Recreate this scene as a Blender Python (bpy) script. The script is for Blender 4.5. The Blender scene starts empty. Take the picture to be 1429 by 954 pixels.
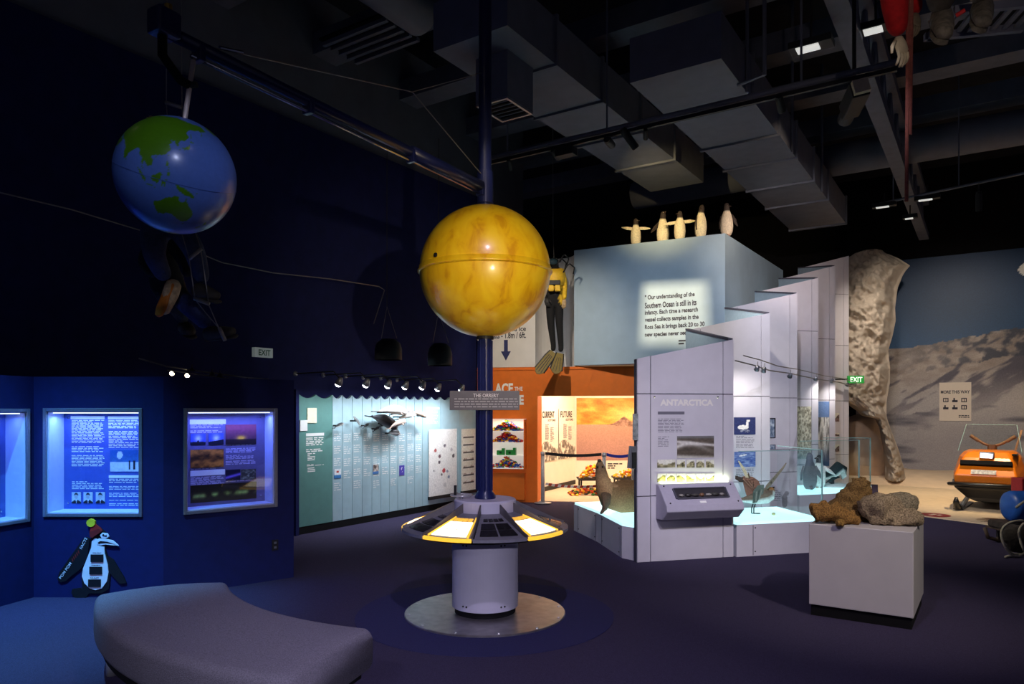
import bpy, bmesh, math, random
import numpy as np
from mathutils import Vector, Matrix, noise
random.seed(7)
sc = bpy.context.scene
col = sc.collection
R_ = math.radians
F, CX, HY, HC = 1000.0, 714.5, 570.0, 1.65      # focal length (px of a 1429 wide frame), centre, horizon row, eye height

# ------------------------------------------------------------------ camera, world, exposure
cd = bpy.data.cameras.new('camera'); cam = bpy.data.objects.new('camera', cd); col.objects.link(cam)
cam.location = (0, 0, HC); cam.rotation_euler = (R_(90), 0, 0)
cd.sensor_width = 36; cd.lens = 36 * F / 1429; cd.shift_y = (HY - 477) / 1429
cd.clip_end = 200
sc.camera = cam
w = bpy.data.worlds.new('world'); sc.world = w; w.use_nodes = True
w.node_tree.nodes['Background'].inputs[0].default_value = (0.36, 0.40, 0.74, 1)
w.node_tree.nodes['Background'].inputs[1].default_value = 0.08
vs = sc.view_settings
vs.view_transform = 'Standard'; vs.look = 'None'; vs.gamma = 1; vs.exposure = 0; vs.use_curve_mapping = False

# ------------------------------------------------------------------ helpers
def lin(c):
    r = []
    for x in c[:3]:
        x = x / 255.0
        r.append(x / 12.92 if x <= 0.04045 else ((x + 0.055) / 1.055) ** 2.4)
    return tuple(r)

def M(name, c, rough=.6, metal=0., var=.10, scale=25., bump=0., bscale=None, emit=0., spec=.5, coat=0.):
    m = bpy.data.materials.new(name); m.use_nodes = True
    nt = m.node_tree; b = nt.nodes['Principled BSDF']
    c = lin(c)
    tc = nt.nodes.new('ShaderNodeTexCoord'); nz = nt.nodes.new('ShaderNodeTexNoise')
    nz.inputs['Scale'].default_value = scale; nz.inputs['Detail'].default_value = 4
    nt.links.new(tc.outputs['Object'], nz.inputs['Vector'])
    rp = nt.nodes.new('ShaderNodeValToRGB')
    rp.color_ramp.elements[0].position = .3; rp.color_ramp.elements[1].position = .7
    rp.color_ramp.elements[0].color = tuple(x * (1 - var) for x in c) + (1,)
    rp.color_ramp.elements[1].color = tuple(min(1, x * (1 + var)) for x in c) + (1,)
    nt.links.new(nz.outputs['Fac'], rp.inputs['Fac'])
    nt.links.new(rp.outputs['Color'], b.inputs['Base Color'])
    b.inputs['Roughness'].default_value = rough; b.inputs['Metallic'].default_value = metal
    b.inputs['Specular IOR Level'].default_value = spec
    if coat: b.inputs['Coat Weight'].default_value = coat; b.inputs['Coat Roughness'].default_value = .15
    if emit:
        nt.links.new(rp.outputs['Color'], b.inputs['Emission Color']); b.inputs['Emission Strength'].default_value = emit
    if bump:
        n2 = nt.nodes.new('ShaderNodeTexNoise'); n2.inputs['Scale'].default_value = bscale or scale * 3; n2.inputs['Detail'].default_value = 5
        nt.links.new(tc.outputs['Object'], n2.inputs['Vector'])
        bp = nt.nodes.new('ShaderNodeBump'); bp.inputs['Strength'].default_value = bump; bp.inputs['Distance'].default_value = .02
        nt.links.new(n2.outputs['Fac'], bp.inputs['Height']); nt.links.new(bp.outputs['Normal'], b.inputs['Normal'])
    return m

def MA(name, rough=.6, spec=.4, emit=0., coat=0., bump=0., bscale=60., mottle=.12, mscale=40.):
    """colour from the mesh's own colour attribute, broken up by procedural noise"""
    m = bpy.data.materials.new(name); m.use_nodes = True
    nt = m.node_tree; b = nt.nodes['Principled BSDF']
    a = nt.nodes.new('ShaderNodeAttribute'); a.attribute_name = 'Col'
    tc = nt.nodes.new('ShaderNodeTexCoord'); nz = nt.nodes.new('ShaderNodeTexNoise'); nz.inputs['Scale'].default_value = mscale
    nt.links.new(tc.outputs['Object'], nz.inputs['Vector'])
    mr = nt.nodes.new('ShaderNodeMapRange'); mr.inputs['From Min'].default_value = .3; mr.inputs['From Max'].default_value = .7
    mr.inputs['To Min'].default_value = 1 - mottle; mr.inputs['To Max'].default_value = 1 + mottle
    nt.links.new(nz.outputs['Fac'], mr.inputs['Value'])
    mx = nt.nodes.new('ShaderNodeVectorMath'); mx.operation = 'SCALE'
    nt.links.new(a.outputs['Color'], mx.inputs[0]); nt.links.new(mr.outputs['Result'], mx.inputs['Scale'])
    nt.links.new(mx.outputs[0], b.inputs['Base Color'])
    b.inputs['Roughness'].default_value = rough; b.inputs['Specular IOR Level'].default_value = spec
    if coat: b.inputs['Coat Weight'].default_value = coat; b.inputs['Coat Roughness'].default_value = .2
    if emit: nt.links.new(mx.outputs[0], b.inputs['Emission Color']); b.inputs['Emission Strength'].default_value = emit
    if bump:
        n2 = nt.nodes.new('ShaderNodeTexNoise'); n2.inputs['Scale'].default_value = bscale; n2.inputs['Detail'].default_value = 6
        nt.links.new(tc.outputs['Object'], n2.inputs['Vector'])
        bp = nt.nodes.new('ShaderNodeBump'); bp.inputs['Strength'].default_value = bump; bp.inputs['Distance'].default_value = .02
        nt.links.new(n2.outputs['Fac'], bp.inputs['Height']); nt.links.new(bp.outputs['Normal'], b.inputs['Normal'])
    return m

def glass_mat(name, tint=(251, 254, 254), lo=.03):
    m = bpy.data.materials.new(name); m.use_nodes = True
    nt = m.node_tree; nt.nodes.remove(nt.nodes['Principled BSDF']); out = nt.nodes['Material Output']
    t = nt.nodes.new('ShaderNodeBsdfTransparent'); t.inputs[0].default_value = lin(tint) + (1,)
    g = nt.nodes.new('ShaderNodeBsdfGlossy'); g.inputs['Roughness'].default_value = .02
    lw = nt.nodes.new('ShaderNodeLayerWeight'); lw.inputs[0].default_value = .5
    pw = nt.nodes.new('ShaderNodeMath'); pw.operation = 'POWER'; nt.links.new(lw.outputs['Facing'], pw.inputs[0]); pw.inputs[1].default_value = 4.
    f = nt.nodes.new('ShaderNodeMath'); f.operation = 'MULTIPLY_ADD'; nt.links.new(pw.outputs[0], f.inputs[0]); f.inputs[1].default_value = .35; f.inputs[2].default_value = lo
    mx = nt.nodes.new('ShaderNodeMixShader')
    nt.links.new(f.outputs[0], mx.inputs[0]); nt.links.new(t.outputs[0], mx.inputs[1]); nt.links.new(g.outputs[0], mx.inputs[2])
    nt.links.new(mx.outputs[0], out.inputs['Surface'])
    return m

WM = {}
class MB:
    def __init__(s): s.v = []; s.f = []; s.c = []; s.cur = None
    def color(s, c): s.cur = lin(c); return s
    def _a(s, pts, faces):
        k = len(s.v); s.v += [Vector(p) for p in pts]
        s.c += [s.cur] * len(pts)
        s.f += [tuple(i + k for i in f) for f in faces]
    def box(s, c, d, rz=0., rx=0., ry=0.):
        x, y, z = d[0] / 2, d[1] / 2, d[2] / 2
        mt = Matrix.Translation(c) @ Matrix.Rotation(rz, 4, 'Z') @ Matrix.Rotation(ry, 4, 'Y') @ Matrix.Rotation(rx, 4, 'X')
        p = [mt @ Vector(q) for q in ((-x,-y,-z),(x,-y,-z),(x,y,-z),(-x,y,-z),(-x,-y,z),(x,-y,z),(x,y,z),(-x,y,z))]
        s._a(p, [(0,3,2,1),(4,5,6,7),(0,1,5,4),(1,2,6,5),(2,3,7,6),(3,0,4,7)]); return s
    def hexa(s, b, t):
        """4 bottom points, 4 top points, same winding (ccw from above)"""
        s._a(list(b) + list(t), [(0,3,2,1),(4,5,6,7),(0,1,5,4),(1,2,6,5),(2,3,7,6),(3,0,4,7)]); return s
    def prism(s, pts, z0, z1):
        n = len(pts); area = sum(pts[i][0]*pts[(i+1)%n][1]-pts[(i+1)%n][0]*pts[i][1] for i in range(n))
        if area < 0: pts = pts[::-1]; z1 = z1[::-1] if isinstance(z1, (list, tuple)) else z1
        zt = z1 if isinstance(z1, (list, tuple)) else [z1] * n
        p = [(x, y, z0) for x, y in pts] + [(pts[i][0], pts[i][1], zt[i]) for i in range(n)]
        s._a(p, [tuple(range(n))[::-1], tuple(range(n, 2*n))] + [(i, (i+1)%n, n+(i+1)%n, n+i) for i in range(n)]); return s
    def tube(s, path, r, n=8, cap=True):
        path = [Vector(p) for p in path]; m = len(path)
        rr = r if isinstance(r, (list, tuple)) else [r] * m
        rings = []; up = None
        for i, p in enumerate(path):
            t = (path[min(i+1, m-1)] - path[max(i-1, 0)]).normalized()
            if up is None: up = Vector((0,0,1)) if abs(t.z) < .9 else Vector((1,0,0))
            a = t.cross(up).normalized(); b = a.cross(t).normalized(); up = b
            rings.append([p + (a*math.cos(2*math.pi*k/n) + b*math.sin(2*math.pi*k/n)) * rr[i] for k in range(n)])
        pts = [q for g in rings for q in g]; fs = []
        for i in range(m-1):
            for k in range(n):
                fs.append((i*n+k, i*n+(k+1)%n, (i+1)*n+(k+1)%n, (i+1)*n+k))
        if cap: fs += [tuple(range(n))[::-1], tuple(range((m-1)*n, m*n))]
        s._a(pts, fs); return s
    def lathe(s, prof, n=32, mt=None, a0=0., a1=2*math.pi):
        """profile (r,z) from bottom to top"""
        mt = mt or Matrix.Identity(4); full = abs(a1 - a0) > 6.28; m = len(prof)
        nn = n if full else n + 1; pts = []
        for r, z in prof:
            for k in range(nn):
                a = a0 + (a1 - a0) * k / n
                pts.append(mt @ Vector((max(r,1e-5)*math.cos(a), max(r,1e-5)*math.sin(a), z)))
        fs = []
        for i in range(m-1):
            for k in range(n):
                k2 = (k+1) % nn
                fs.append((i*nn+k, i*nn+k2, (i+1)*nn+k2, (i+1)*nn+k))
        s._a(pts, fs); return s
    def sph(s, c, r, n=16, m=10, mt=None, colfn=None):
        rx, ry, rz = r if isinstance(r, (list, tuple)) else (r, r, r)
        mt = mt or Matrix.Identity(3); c = Vector(c); pts = []; fs = []
        for i in range(m+1):
            ph = -math.pi/2 + math.pi*i/m
            for k in range(n):
                a = 2*math.pi*k/n
                pts.append(c + mt @ Vector((rx*math.cos(ph)*math.cos(a), ry*math.cos(ph)*math.sin(a), rz*math.sin(ph))))
        for i in range(m):
            for k in range(n): fs.append((i*n+k, i*n+(k+1)%n, (i+1)*n+(k+1)%n, (i+1)*n+k))
        s._a(pts, fs)
        return s
    def quad(s, a, b, c, d): s._a([a,b,c,d], [(0,1,2,3)]); return s
    def loft(s, cs, rads, up=(0,0,1), n=16, colfn=None, nz=0., nf=3.):
        """elliptical sections (side radius, up radius) along a path; colfn(t, angle) -> sRGB"""
        cs = [Vector(c) for c in cs]; m = len(cs); up0 = Vector(up); k0 = len(s.v); pts = []; cl = []
        for i, p in enumerate(cs):
            t = (cs[min(i+1,m-1)] - cs[max(i-1,0)]).normalized()
            sd = t.cross(up0)
            if sd.length < 1e-4: sd = Vector((1,0,0))
            sd.normalize(); u = sd.cross(t).normalized()
            ra, rb = rads[i] if isinstance(rads[i], (list,tuple)) else (rads[i], rads[i])
            for k in range(n):
                a = 2*math.pi*k/n
                q = p + sd*ra*math.cos(a) + u*rb*math.sin(a)
                if nz: q = q + (q-p).normalized() * nz * noise.fractal(q*nf, 1., 2., 4)
                pts.append(q); cl.append(lin(colfn(i/(m-1), a)) if colfn else s.cur)
        fs = []
        for i in range(m-1):
            for k in range(n): fs.append((i*n+k, i*n+(k+1)%n, (i+1)*n+(k+1)%n, (i+1)*n+k))
        fs += [tuple(range(n))[::-1], tuple(range((m-1)*n, m*n))]
        s._a(pts, fs); s.c[k0:] = cl; return s
    def fin(s, pts, th, nrm):
        """flat blade from an outline, with thickness"""
        nrm = Vector(nrm).normalized() * th / 2; n = len(pts); pts = [Vector(p) for p in pts]
        s._a([p - nrm for p in pts] + [p + nrm for p in pts],
             [tuple(range(n))[::-1], tuple(range(n, 2*n))] + [(i, (i+1)%n, n+(i+1)%n, n+i) for i in range(n)]); return s
    def xf(s, mt): s.v = [mt @ p for p in s.v]; return s
    def build(s, name, mat, parent=None, smooth=False, bevel=0., world=True, sub=0, shared=False):
        me = bpy.data.meshes.new(name)
        v = s.v; o = bpy.data.objects.new(name, me); col.objects.link(o)
        if parent is not None:
            o.parent = parent
            if world: iv = WM[parent].inverted(); v = [iv @ p for p in v]
            WM[o] = WM[parent]
        else:
            x = [p.x for p in v]; y = [p.y for p in v]; z = [p.z for p in v]
            base = Vector(((min(x)+max(x))/2, (min(y)+max(y))/2, min(z)))
            v = [p - base for p in v]; o.location = base; WM[o] = Matrix.Translation(base)
        me.from_pydata([tuple(p) for p in v], [], s.f)
        if any(c is not None for c in s.c):
            at_ = me.color_attributes.new('Col', 'FLOAT_COLOR', 'POINT')
            arr = np.array([(c or (.5,.5,.5)) + (1.,) for c in s.c], dtype=np.float32)
            at_.data.foreach_set('color', arr.ravel())
        if smooth: me.polygons.foreach_set('use_smooth', [True]*len(me.polygons))
        me.materials.append(mat)
        if name == 'text_block': o['kind'] = 'stuff'
        if bevel:
            b = o.modifiers.new('bevel', 'BEVEL'); b.width = bevel; b.segments = 2 if bevel < .03 else 4; b.limit_method = 'ANGLE'
        if sub:
            q = o.modifiers.new('subd', 'SUBSURF'); q.levels = sub; q.render_levels = sub
        me.update()
        return o

def tag(o, label=None, cat=None, group=None, kind=None):
    if label: o['label'] = label
    if cat: o['category'] = cat
    if group: o['group'] = group
    if kind: o['kind'] = kind
    return o
def thing(name, label, cat, loc=(0,0,0), rz=0., group=None):
    o = bpy.data.objects.new(name, None); col.objects.link(o); o.empty_display_size = .1
    o.location = loc; o.rotation_euler = (0,0,rz)
    WM[o] = Matrix.Translation(loc) @ Matrix.Rotation(rz, 4, 'Z')
    return tag(o, label, cat, group)
def copy_tree(o, parent=None):
    c = o.copy(); col.objects.link(c); c.parent = parent
    for ch in o.children: copy_tree(ch, c)
    return c
def at(px, py, Y): return Vector(((px-CX)/F*Y, Y, HC+(HY-py)/F*Y))
def fl(px, py, z=0.):
    Y = (HC-z)*F/(py-HY); return Vector(((px-CX)/F*Y, Y, z))

class Plane:
    """a vertical plane standing on the plan line A->B; s runs along it, off towards the viewer"""
    def __init__(s, A, B):
        s.A = Vector(A[:2]); s.B = Vector(B[:2]); s.d = (s.B-s.A).normalized(); s.L = (s.B-s.A).length
        s.n = Vector((s.d.y, -s.d.x))
    def sx(s, px):
        k = (px-CX)/F       # (A.x + d.x t) = k (A.y + d.y t)
        return (k*s.A.y - s.A.x) / (s.d.x - k*s.d.y)
    def zz(s, px, py):
        t = s.sx(px); Y = s.A.y + s.d.y*t
        return HC + (HY-py)/F*Y
    def P(s, t, z, off=0.):
        q = s.A + s.d*t + s.n*off; return Vector((q.x, q.y, z))
    def Q(s, px, py, off=0.): return s.P(s.sx(px), s.zz(px, py), off)
    def rect(s, x0, y0, x1, y1):
        return s.sx(x0), s.sx(x1), s.zz((x0+x1)/2, y1), s.zz((x0+x1)/2, y0)
    def slab(s, mb, s0, s1, z0, z1, o0, o1, z1b=None):
        """box on the plane; z1b = top height at s1 when the top slopes"""
        zb = z1 if z1b is None else z1b
        P = s.P
        mb.hexa([P(s0,z0,o1), P(s1,z0,o1), P(s1,z0,o0), P(s0,z0,o0)], [P(s0,z1,o1), P(s1,zb,o1), P(s1,zb,o0), P(s0,z1,o0)]); return mb

def vnoise(x, y, seed=0):
    xi = np.floor(x).astype(np.int64); yi = np.floor(y).astype(np.int64); xf = x-xi; yf = y-yi
    def h(a, b):
        n = (a*374761393 + b*668265263 + seed*974634777) & 0x7fffffff
        n = ((n ^ (n >> 13)) * 1274126177) & 0x7fffffff
        return ((n ^ (n >> 16)) & 0xffff) / 65535.0
    u = xf*xf*(3-2*xf); v = yf*yf*(3-2*yf)
    return (h(xi,yi)*(1-u)+h(xi+1,yi)*u)*(1-v) + (h(xi,yi+1)*(1-u)+h(xi+1,yi+1)*u)*v
def fbm(x, y, seed=0, o=4):
    r = 0; a = .5; t = 0
    for i in range(o): r = r + a*vnoise(x*2**i, y*2**i, seed+i); t += a; a *= .5
    return r/t
def mixc(a, b, t): return a + (b-a)*np.clip(t, 0, 1)[..., None]
def C(*c): return np.array(c, dtype=float)

def paint(name, pl, s0, s1, z0, z1, off, fn, mat, parent=None, nx=None, nz=None, th=.004):
    """flat print: a thin board whose face colours come from fn(u, v) (sRGB 0-255 arrays)"""
    L = s1-s0; Hh = z1-z0
    if nx is None: nx = 40
    if nz is None: nz = max(4, int(nx*Hh/L))
    uu, vv = np.meshgrid(np.linspace(0,1,nx+1), np.linspace(0,1,nz+1))
    rgb = np.clip(fn(uu, vv), 0, 255)/255.0
    rgb = np.where(rgb <= .04045, rgb/12.92, ((rgb+.055)/1.055)**2.4)
    mb = MB()
    pts = [pl.P(s0+L*u, z0+Hh*v, off+th) for u, v in zip(uu.ravel(), vv.ravel())]
    fs = [(j*(nx+1)+i, j*(nx+1)+i+1, (j+1)*(nx+1)+i+1, (j+1)*(nx+1)+i) for j in range(nz) for i in range(nx)]
    mb._a(pts, fs); mb.c = [tuple(c) for c in rgb.reshape(-1,3)]
    e = [tuple(rgb[0,0])]*8; k = len(mb.v)
    pl.slab(mb, s0, s1, z0, z1, off, off+th*.8); mb.c[k:] = e
    return mb.build(name, mat, parent)

def words(mb, pl, s0, s1, z0, z1, off, n, seed=0, fill=.55, ww=.06, ragged=True):
    """rows of small printed word marks (text too small to read)"""
    rg = random.Random(seed); dz = (z1-z0)/n
    for i in range(n):
        zt = z1 - i*dz; zb = zt - dz*fill; x = s0
        end = s1 - (rg.random()*.12*(s1-s0) if ragged else 0)
        if ragged and rg.random() < .12: end = s0 + (s1-s0)*(.3+.4*rg.random())
        while x < end - ww*.2:
            wd = min(ww*(.4+1.1*rg.random()), end-x)
            mb.quad(pl.P(x,zb,off), pl.P(x+wd,zb,off), pl.P(x+wd,zt,off), pl.P(x,zt,off))
            x += wd + ww*.22
    return mb

def text(name, body, pl, s0, s1, zb, zt, off, mat, parent, bold=.0, depth=.002, slant=0.):
    cu = bpy.data.curves.new(name, 'FONT'); cu.body = body; cu.size = 1; cu.extrude = 0; cu.offset = bold; cu.resolution_u = 3
    o = bpy.data.objects.new(name, cu); col.objects.link(o)
    dg = bpy.context.evaluated_depsgraph_get(); dg.update()
    me = bpy.data.meshes.new_from_object(o.evaluated_get(dg)); bpy.data.objects.remove(o)
    vs_ = [v.co.copy() for v in me.vertices]
    x0 = min(v.x for v in vs_); x1 = max(v.x for v in vs_); y0 = min(v.y for v in vs_); y1 = max(v.y for v in vs_)
    mb = MB()
    pts = []
    for v in vs_:
        u = (v.x-x0)/(x1-x0); t = (v.y-y0)/(y1-y0)
        pts.append(pl.P(s0+(s1-s0)*u, zb+(zt-zb)*t + slant*u, off))
    mb._a(pts, [tuple(p.vertices) for p in me.polygons])
    return mb.build(name, mat, parent)

def spot(name, loc, target, watts, c, deg, blend=.5, rad=.03, parent=None):
    l = bpy.data.lights.new(name, 'SPOT'); l.energy = watts; l.color = lin(c); l.spot_size = R_(deg); l.spot_blend = blend; l.shadow_soft_size = rad
    o = bpy.data.objects.new(name, l); col.objects.link(o); o.location = loc
    o.rotation_euler = (Vector(target)-Vector(loc)).to_track_quat('-Z', 'Y').to_euler()
    if parent is not None:
        o.parent = parent; o.matrix_parent_inverse = WM[parent].inverted()
    return o
def area(name, loc, target, watts, c, sx_, sy_, parent=None, spread=180):
    l = bpy.data.lights.new(name, 'AREA'); l.energy = watts; l.color = lin(c); l.shape = 'RECTANGLE'; l.size = sx_; l.size_y = sy_; l.spread = R_(spread)
    o = bpy.data.objects.new(name, l); col.objects.link(o); o.location = loc
    o.rotation_euler = (Vector(target)-Vector(loc)).to_track_quat('-Z', 'Y').to_euler()
    if parent is not None:
        o.parent = parent; o.matrix_parent_inverse = WM[parent].inverted()
    return o

U = Vector((.5515, .834)); V = Vector((.834, -.5515))      # the building's two axes in plan
def ub(mb, p, lu, lv, z0, z1):
    p = Vector(p); a = p; b = p+U*lu; c = b+V*lv; d = p+V*lv
    mb.prism([tuple(a), tuple(b), tuple(c), tuple(d)], z0, z1); return mb

# ------------------------------------------------------------------ materials
m_carpet = M('carpet', (64, 58, 84), .95, var=.35, scale=220, bump=.5, bscale=400, spec=.1)
m_ring = M('blue_carpet_ring', (52, 52, 92), .95, var=.3, scale=220, bump=.4, spec=.1)
m_navy = M('navy_wall', (26, 32, 84), .8, var=.12, scale=6, spec=.2)
m_upper = M('upper_wall_grey', (104, 106, 116), .9, var=.1, scale=3)
m_black = M('black_paint', (16, 16, 19), .9, var=.2, scale=8, spec=.2)
m_ceil = M('ceiling_deck', (34, 36, 44), .9, var=.2, scale=4, spec=.2)
m_navypanel = M('case_navy', (16, 24, 78), .7, var=.1, scale=12, spec=.3)
m_alu = M('brushed_aluminium', (150, 152, 160), .4, .7, var=.08, scale=60)
m_liner = M('case_liner', (190, 200, 225), .6, var=.04)
m_caseboard = M('case_board_blue', (60, 85, 170), .6, var=.08)
m_casegrey = M('case_board_violet', (105, 98, 135), .6, var=.08)
m_white = M('white_print', (240, 240, 238), .6, var=.02)
m_ink = M('dark_print', (25, 25, 45), .6, var=.05)
m_greyink = M('grey_print', (110, 108, 120), .6, var=.05)
m_led = M('cool_lamp_strip', (225, 235, 255), .5, var=0, emit=2.2)
m_print = MA('photo_print', .45)
m_teal = M('teal_panel', (92, 142, 136), .6, var=.06, scale=10)
m_slat = M('pale_blue_slat', (165, 195, 205), .55, var=.05, scale=10)
m_orange = M('orange_paint', (226, 112, 12), .55, var=.06, scale=9)
m_whitewall = M('white_wall', (212, 210, 208), .7, var=.04, scale=5)
m_paleblue = M('pale_blue_box', (168, 190, 204), .7, var=.04, scale=5)
m_warmwall = M('cream_wall', (240, 230, 214), .7, var=.03, scale=5)
m_lvory = M('beige_floor', (222, 200, 170), .5, var=.08, scale=8)
m_zig = M('lilac_white_panel', (206, 203, 212), .45, var=.03, scale=8)
m_joint = M('panel_joint_grey', (70, 70, 84), .7)
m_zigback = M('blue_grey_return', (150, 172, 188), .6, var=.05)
m_steel = M('steel', (186, 186, 190), .32, .45, var=.1, scale=30)
m_chrome = M('polished_steel', (200, 200, 205), .15, 1., var=.05)
m_navymetal = M('navy_gloss_metal', (26, 33, 78), .34, .0, var=.1, scale=20, coat=.25)
m_glowtop = M('lit_acrylic_top', (190, 240, 245), .3, var=.05, emit=1.15)
m_glass = glass_mat('case_glass')
m_edge = M('glass_edge', (150, 190, 190), .2, var=.05)
m_bulb = M('warm_bulb', (255, 236, 200), .5, var=0, emit=9)
m_bulbw = M('white_bulb', (245, 248, 255), .5, var=0, emit=12)
m_duct = M('duct_grey', (112, 116, 130), .75, var=.08, scale=5)
m_steelbeam = M('painted_beam', (104, 108, 122), .7, var=.12, scale=6)
m_darkbits = M('dark_fixture', (22, 22, 24), .6, var=.2)
m_wire = M('steel_wire', (150, 145, 140), .4, .6)
m_green = M('exit_green', (40, 150, 60), .5, var=.02, emit=.45)

# ------------------------------------------------------------------ the setting
def struct(o): o['kind'] = 'structure'; return o
struct(MB().prism([(-9,-5),(22,-5),(22,26),(-9,26)], -.12, 0).build('floor', m_carpet))
OC = Vector((-.217, 5.79))                                    # orrery axis
struct(MB().lathe([(0,.0005),(1.03,.0005),(1.03,.006),(0,.006)], 64, Matrix.Translation((OC.x, OC.y, 0))).build('floor_ring', m_ring))
TA = Vector((-2.81, 9.32)); TB = Vector((-.589, 12.68))       # teal panel line
tl = Plane(TA, TB)
wl = Plane(TA - tl.d*11 - tl.n*.22, TB + tl.d*.9 - tl.n*.22)  # left wall line
b = MB(); wl.slab(b, 0, wl.L, 0, 5.5, -.25, 0); struct(b.build('wall_left', m_navy))
b = MB(); wl.slab(b, -1, wl.L+1, 5.5, 7.4, -.25, -.06); struct(b.build('wall_left_upper', m_upper))
mw = Plane((9.67-.834*14, 17.4+.5515*14), (9.67+.834*9, 17.4-.5515*9))     # back wall line (14 m left, 9 m right of pixel column 1270)
b = MB(); mw.slab(b, 0, mw.L, 0, 7.4, -.3, 0); struct(b.build('wall_back', m_black))
struct(MB().prism([(-9,-5),(22,-5),(22,28),(-9,28)], 7.4, 7.6).build('ceiling', m_ceil))

# orange front of the brick-building room, its white wall above and the room behind it
orp = Plane((-.62, 12.80), (3.4, 12.02))
o_s0 = 0; o_j = orp.sx(750); o_r = 2.95
b = MB(); orp.slab(b, o_s0, orp.sx(738), 0, 2.38, -.12, 0); orp.slab(b, orp.sx(738), o_r+.6, 1.872, 2.38, -.12, 0); orp.slab(b, o_r, o_r+.6, 0, 1.872, -.12, 0)
ow = struct(b.build('wall_orange', m_orange))
b = MB(); orp.slab(b, orp.sx(738), o_j, 0, 1.872, -.5, .0); b.build('door_jamb', m_orange, ow)
# lining strips on the header and the wall
orp.slab(MB(), o_s0, o_r, 2.33, 2.345, 0, .012).build('header_batten', m_orange, ow)
for px in (775, 820, 868):
    s_ = orp.sx(px); b = MB()
    b.hexa([orp.P(s_,2.02,.008), orp.P(s_+.012,2.02,.008), orp.P(s_+.012,2.02,0), orp.P(s_,2.02,0)], [orp.P(s_+.1,2.3,.008), orp.P(s_+.112,2.3,.008), orp.P(s_+.112,2.3,0), orp.P(s_+.1,2.3,0)]); b.build('header_batten', m_orange, ow)
b = MB(); orp.slab(b, orp.sx(686), orp.sx(733), .05, .52, 0, .08); b.build('plinth_block', m_orange, ow)
# white wall above
ww = Plane(orp.A + orp.n*-.02, orp.B + orp.n*-.02)
s747 = ww.sx(747)
b = MB(); ww.slab(b, 0, s747, 2.385, 4.36, -.12, 0); wu = struct(b.build('wall_upper_white', m_whitewall))
# curved niche behind the diver
s801 = ww.sx(802)
pts_o = []; N = 14
for i in range(N+1):
    a = math.pi*i/N; s_ = (s747+s801)/2 - math.cos(a)*(s801-s747)/2
    pts_o.append((s_, -.42*math.sin(a)))
b = MB()
for i in range(N):
    (sa, oa), (sb, ob) = pts_o[i], pts_o[i+1]
    b.hexa([ww.P(sa,2.385,oa), ww.P(sb,2.385,ob), ww.P(sb,2.385,ob-.1), ww.P(sa,2.385,oa-.1)], [ww.P(sa,4.36,oa), ww.P(sb,4.36,ob), ww.P(sb,4.36,ob-.1), ww.P(sa,4.36,oa-.1)])
ww.slab(b, s747, s801, 2.36, 2.385, -.6, 0)
b.build('curved_niche', m_whitewall, wu)
text('lettering', 'ed Ice', ww, ww.sx(713), ww.sx(734), ww.zz(724,462), ww.zz(724,455), .004, m_ink, wu, .02)
text('lettering', 'ats - 1.8m / 6ft.', ww, ww.sx(689), ww.sx(734), ww.zz(712,472), ww.zz(712,463), .004, m_ink, wu, .02)
b = MB(); sa = ww.sx(706); dz = .0127*12.7
z1, z2, z3 = ww.zz(706,474), ww.zz(706,490), ww.zz(706,503)
ww.slab(b, sa-.035, sa+.035, z2, z1, 0, .004)
b._a([ww.P(sa-.09, z2, .004), ww.P(sa, z3, .004), ww.P(sa+.09, z2, .004)], [(0,1,2)])
b.build('arrow', M('arrow_navy', (24, 34, 92), .6), wu)
# room behind: angled left wall, sunset wall, floor, ceiling
il = Plane((.02, 13.0), (1.372, 15.62)); ir = Plane((1.372, 15.62), (5.2, 15.62))
b = MB(); il.slab(b, 0, il.L, 0, 2.36, -.1, 0); wi = struct(b.build('wall_inner_left', m_warmwall))
b = MB(); il.slab(b, 0, il.L, 0, .1, 0, .015); struct(b.build('baseboard_inner', m_darkbits))
b = MB(); ir.slab(b, 0, ir.L, 0, 2.36, -.1, 0); wm = struct(b.build('wall_inner_back', m_warmwall))
b = MB().prism([(2.62,12.42),(2.72,12.42),(3.4,15.6),(3.3,15.6)], 0, 2.36); struct(b.build('wall_inner_right', m_warmwall))
struct(MB().prism([(-.1,12.85),(3.9,12.15),(4.3,15.6),(1.3,15.65)], .001, .012).build('floor_beige', m_lvory))
struct(MB().prism([(-.3,13.0),(3.95,12.25),(4.35,15.75),(1.2,15.75)], 2.36, 2.372).build('ceiling_inner', m_warmwall))
fx = thing('ceiling_light', 'long warm ceiling light inside the orange brick room', 'light', (1.9, 14.2, 2.3))
MB().box((1.9,14.2,2.345),(1.4,.16,.03)).build('body', m_whitewall, fx); MB().box((1.9,14.2,2.325),(1.3,.12,.012)).build('diffuser', m_bulb, fx)
area('brick_room_light', (1.9,14.0,2.30), (1.9,14.2,0), 78, (255,232,200), 2.2, 1.2, fx)

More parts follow.
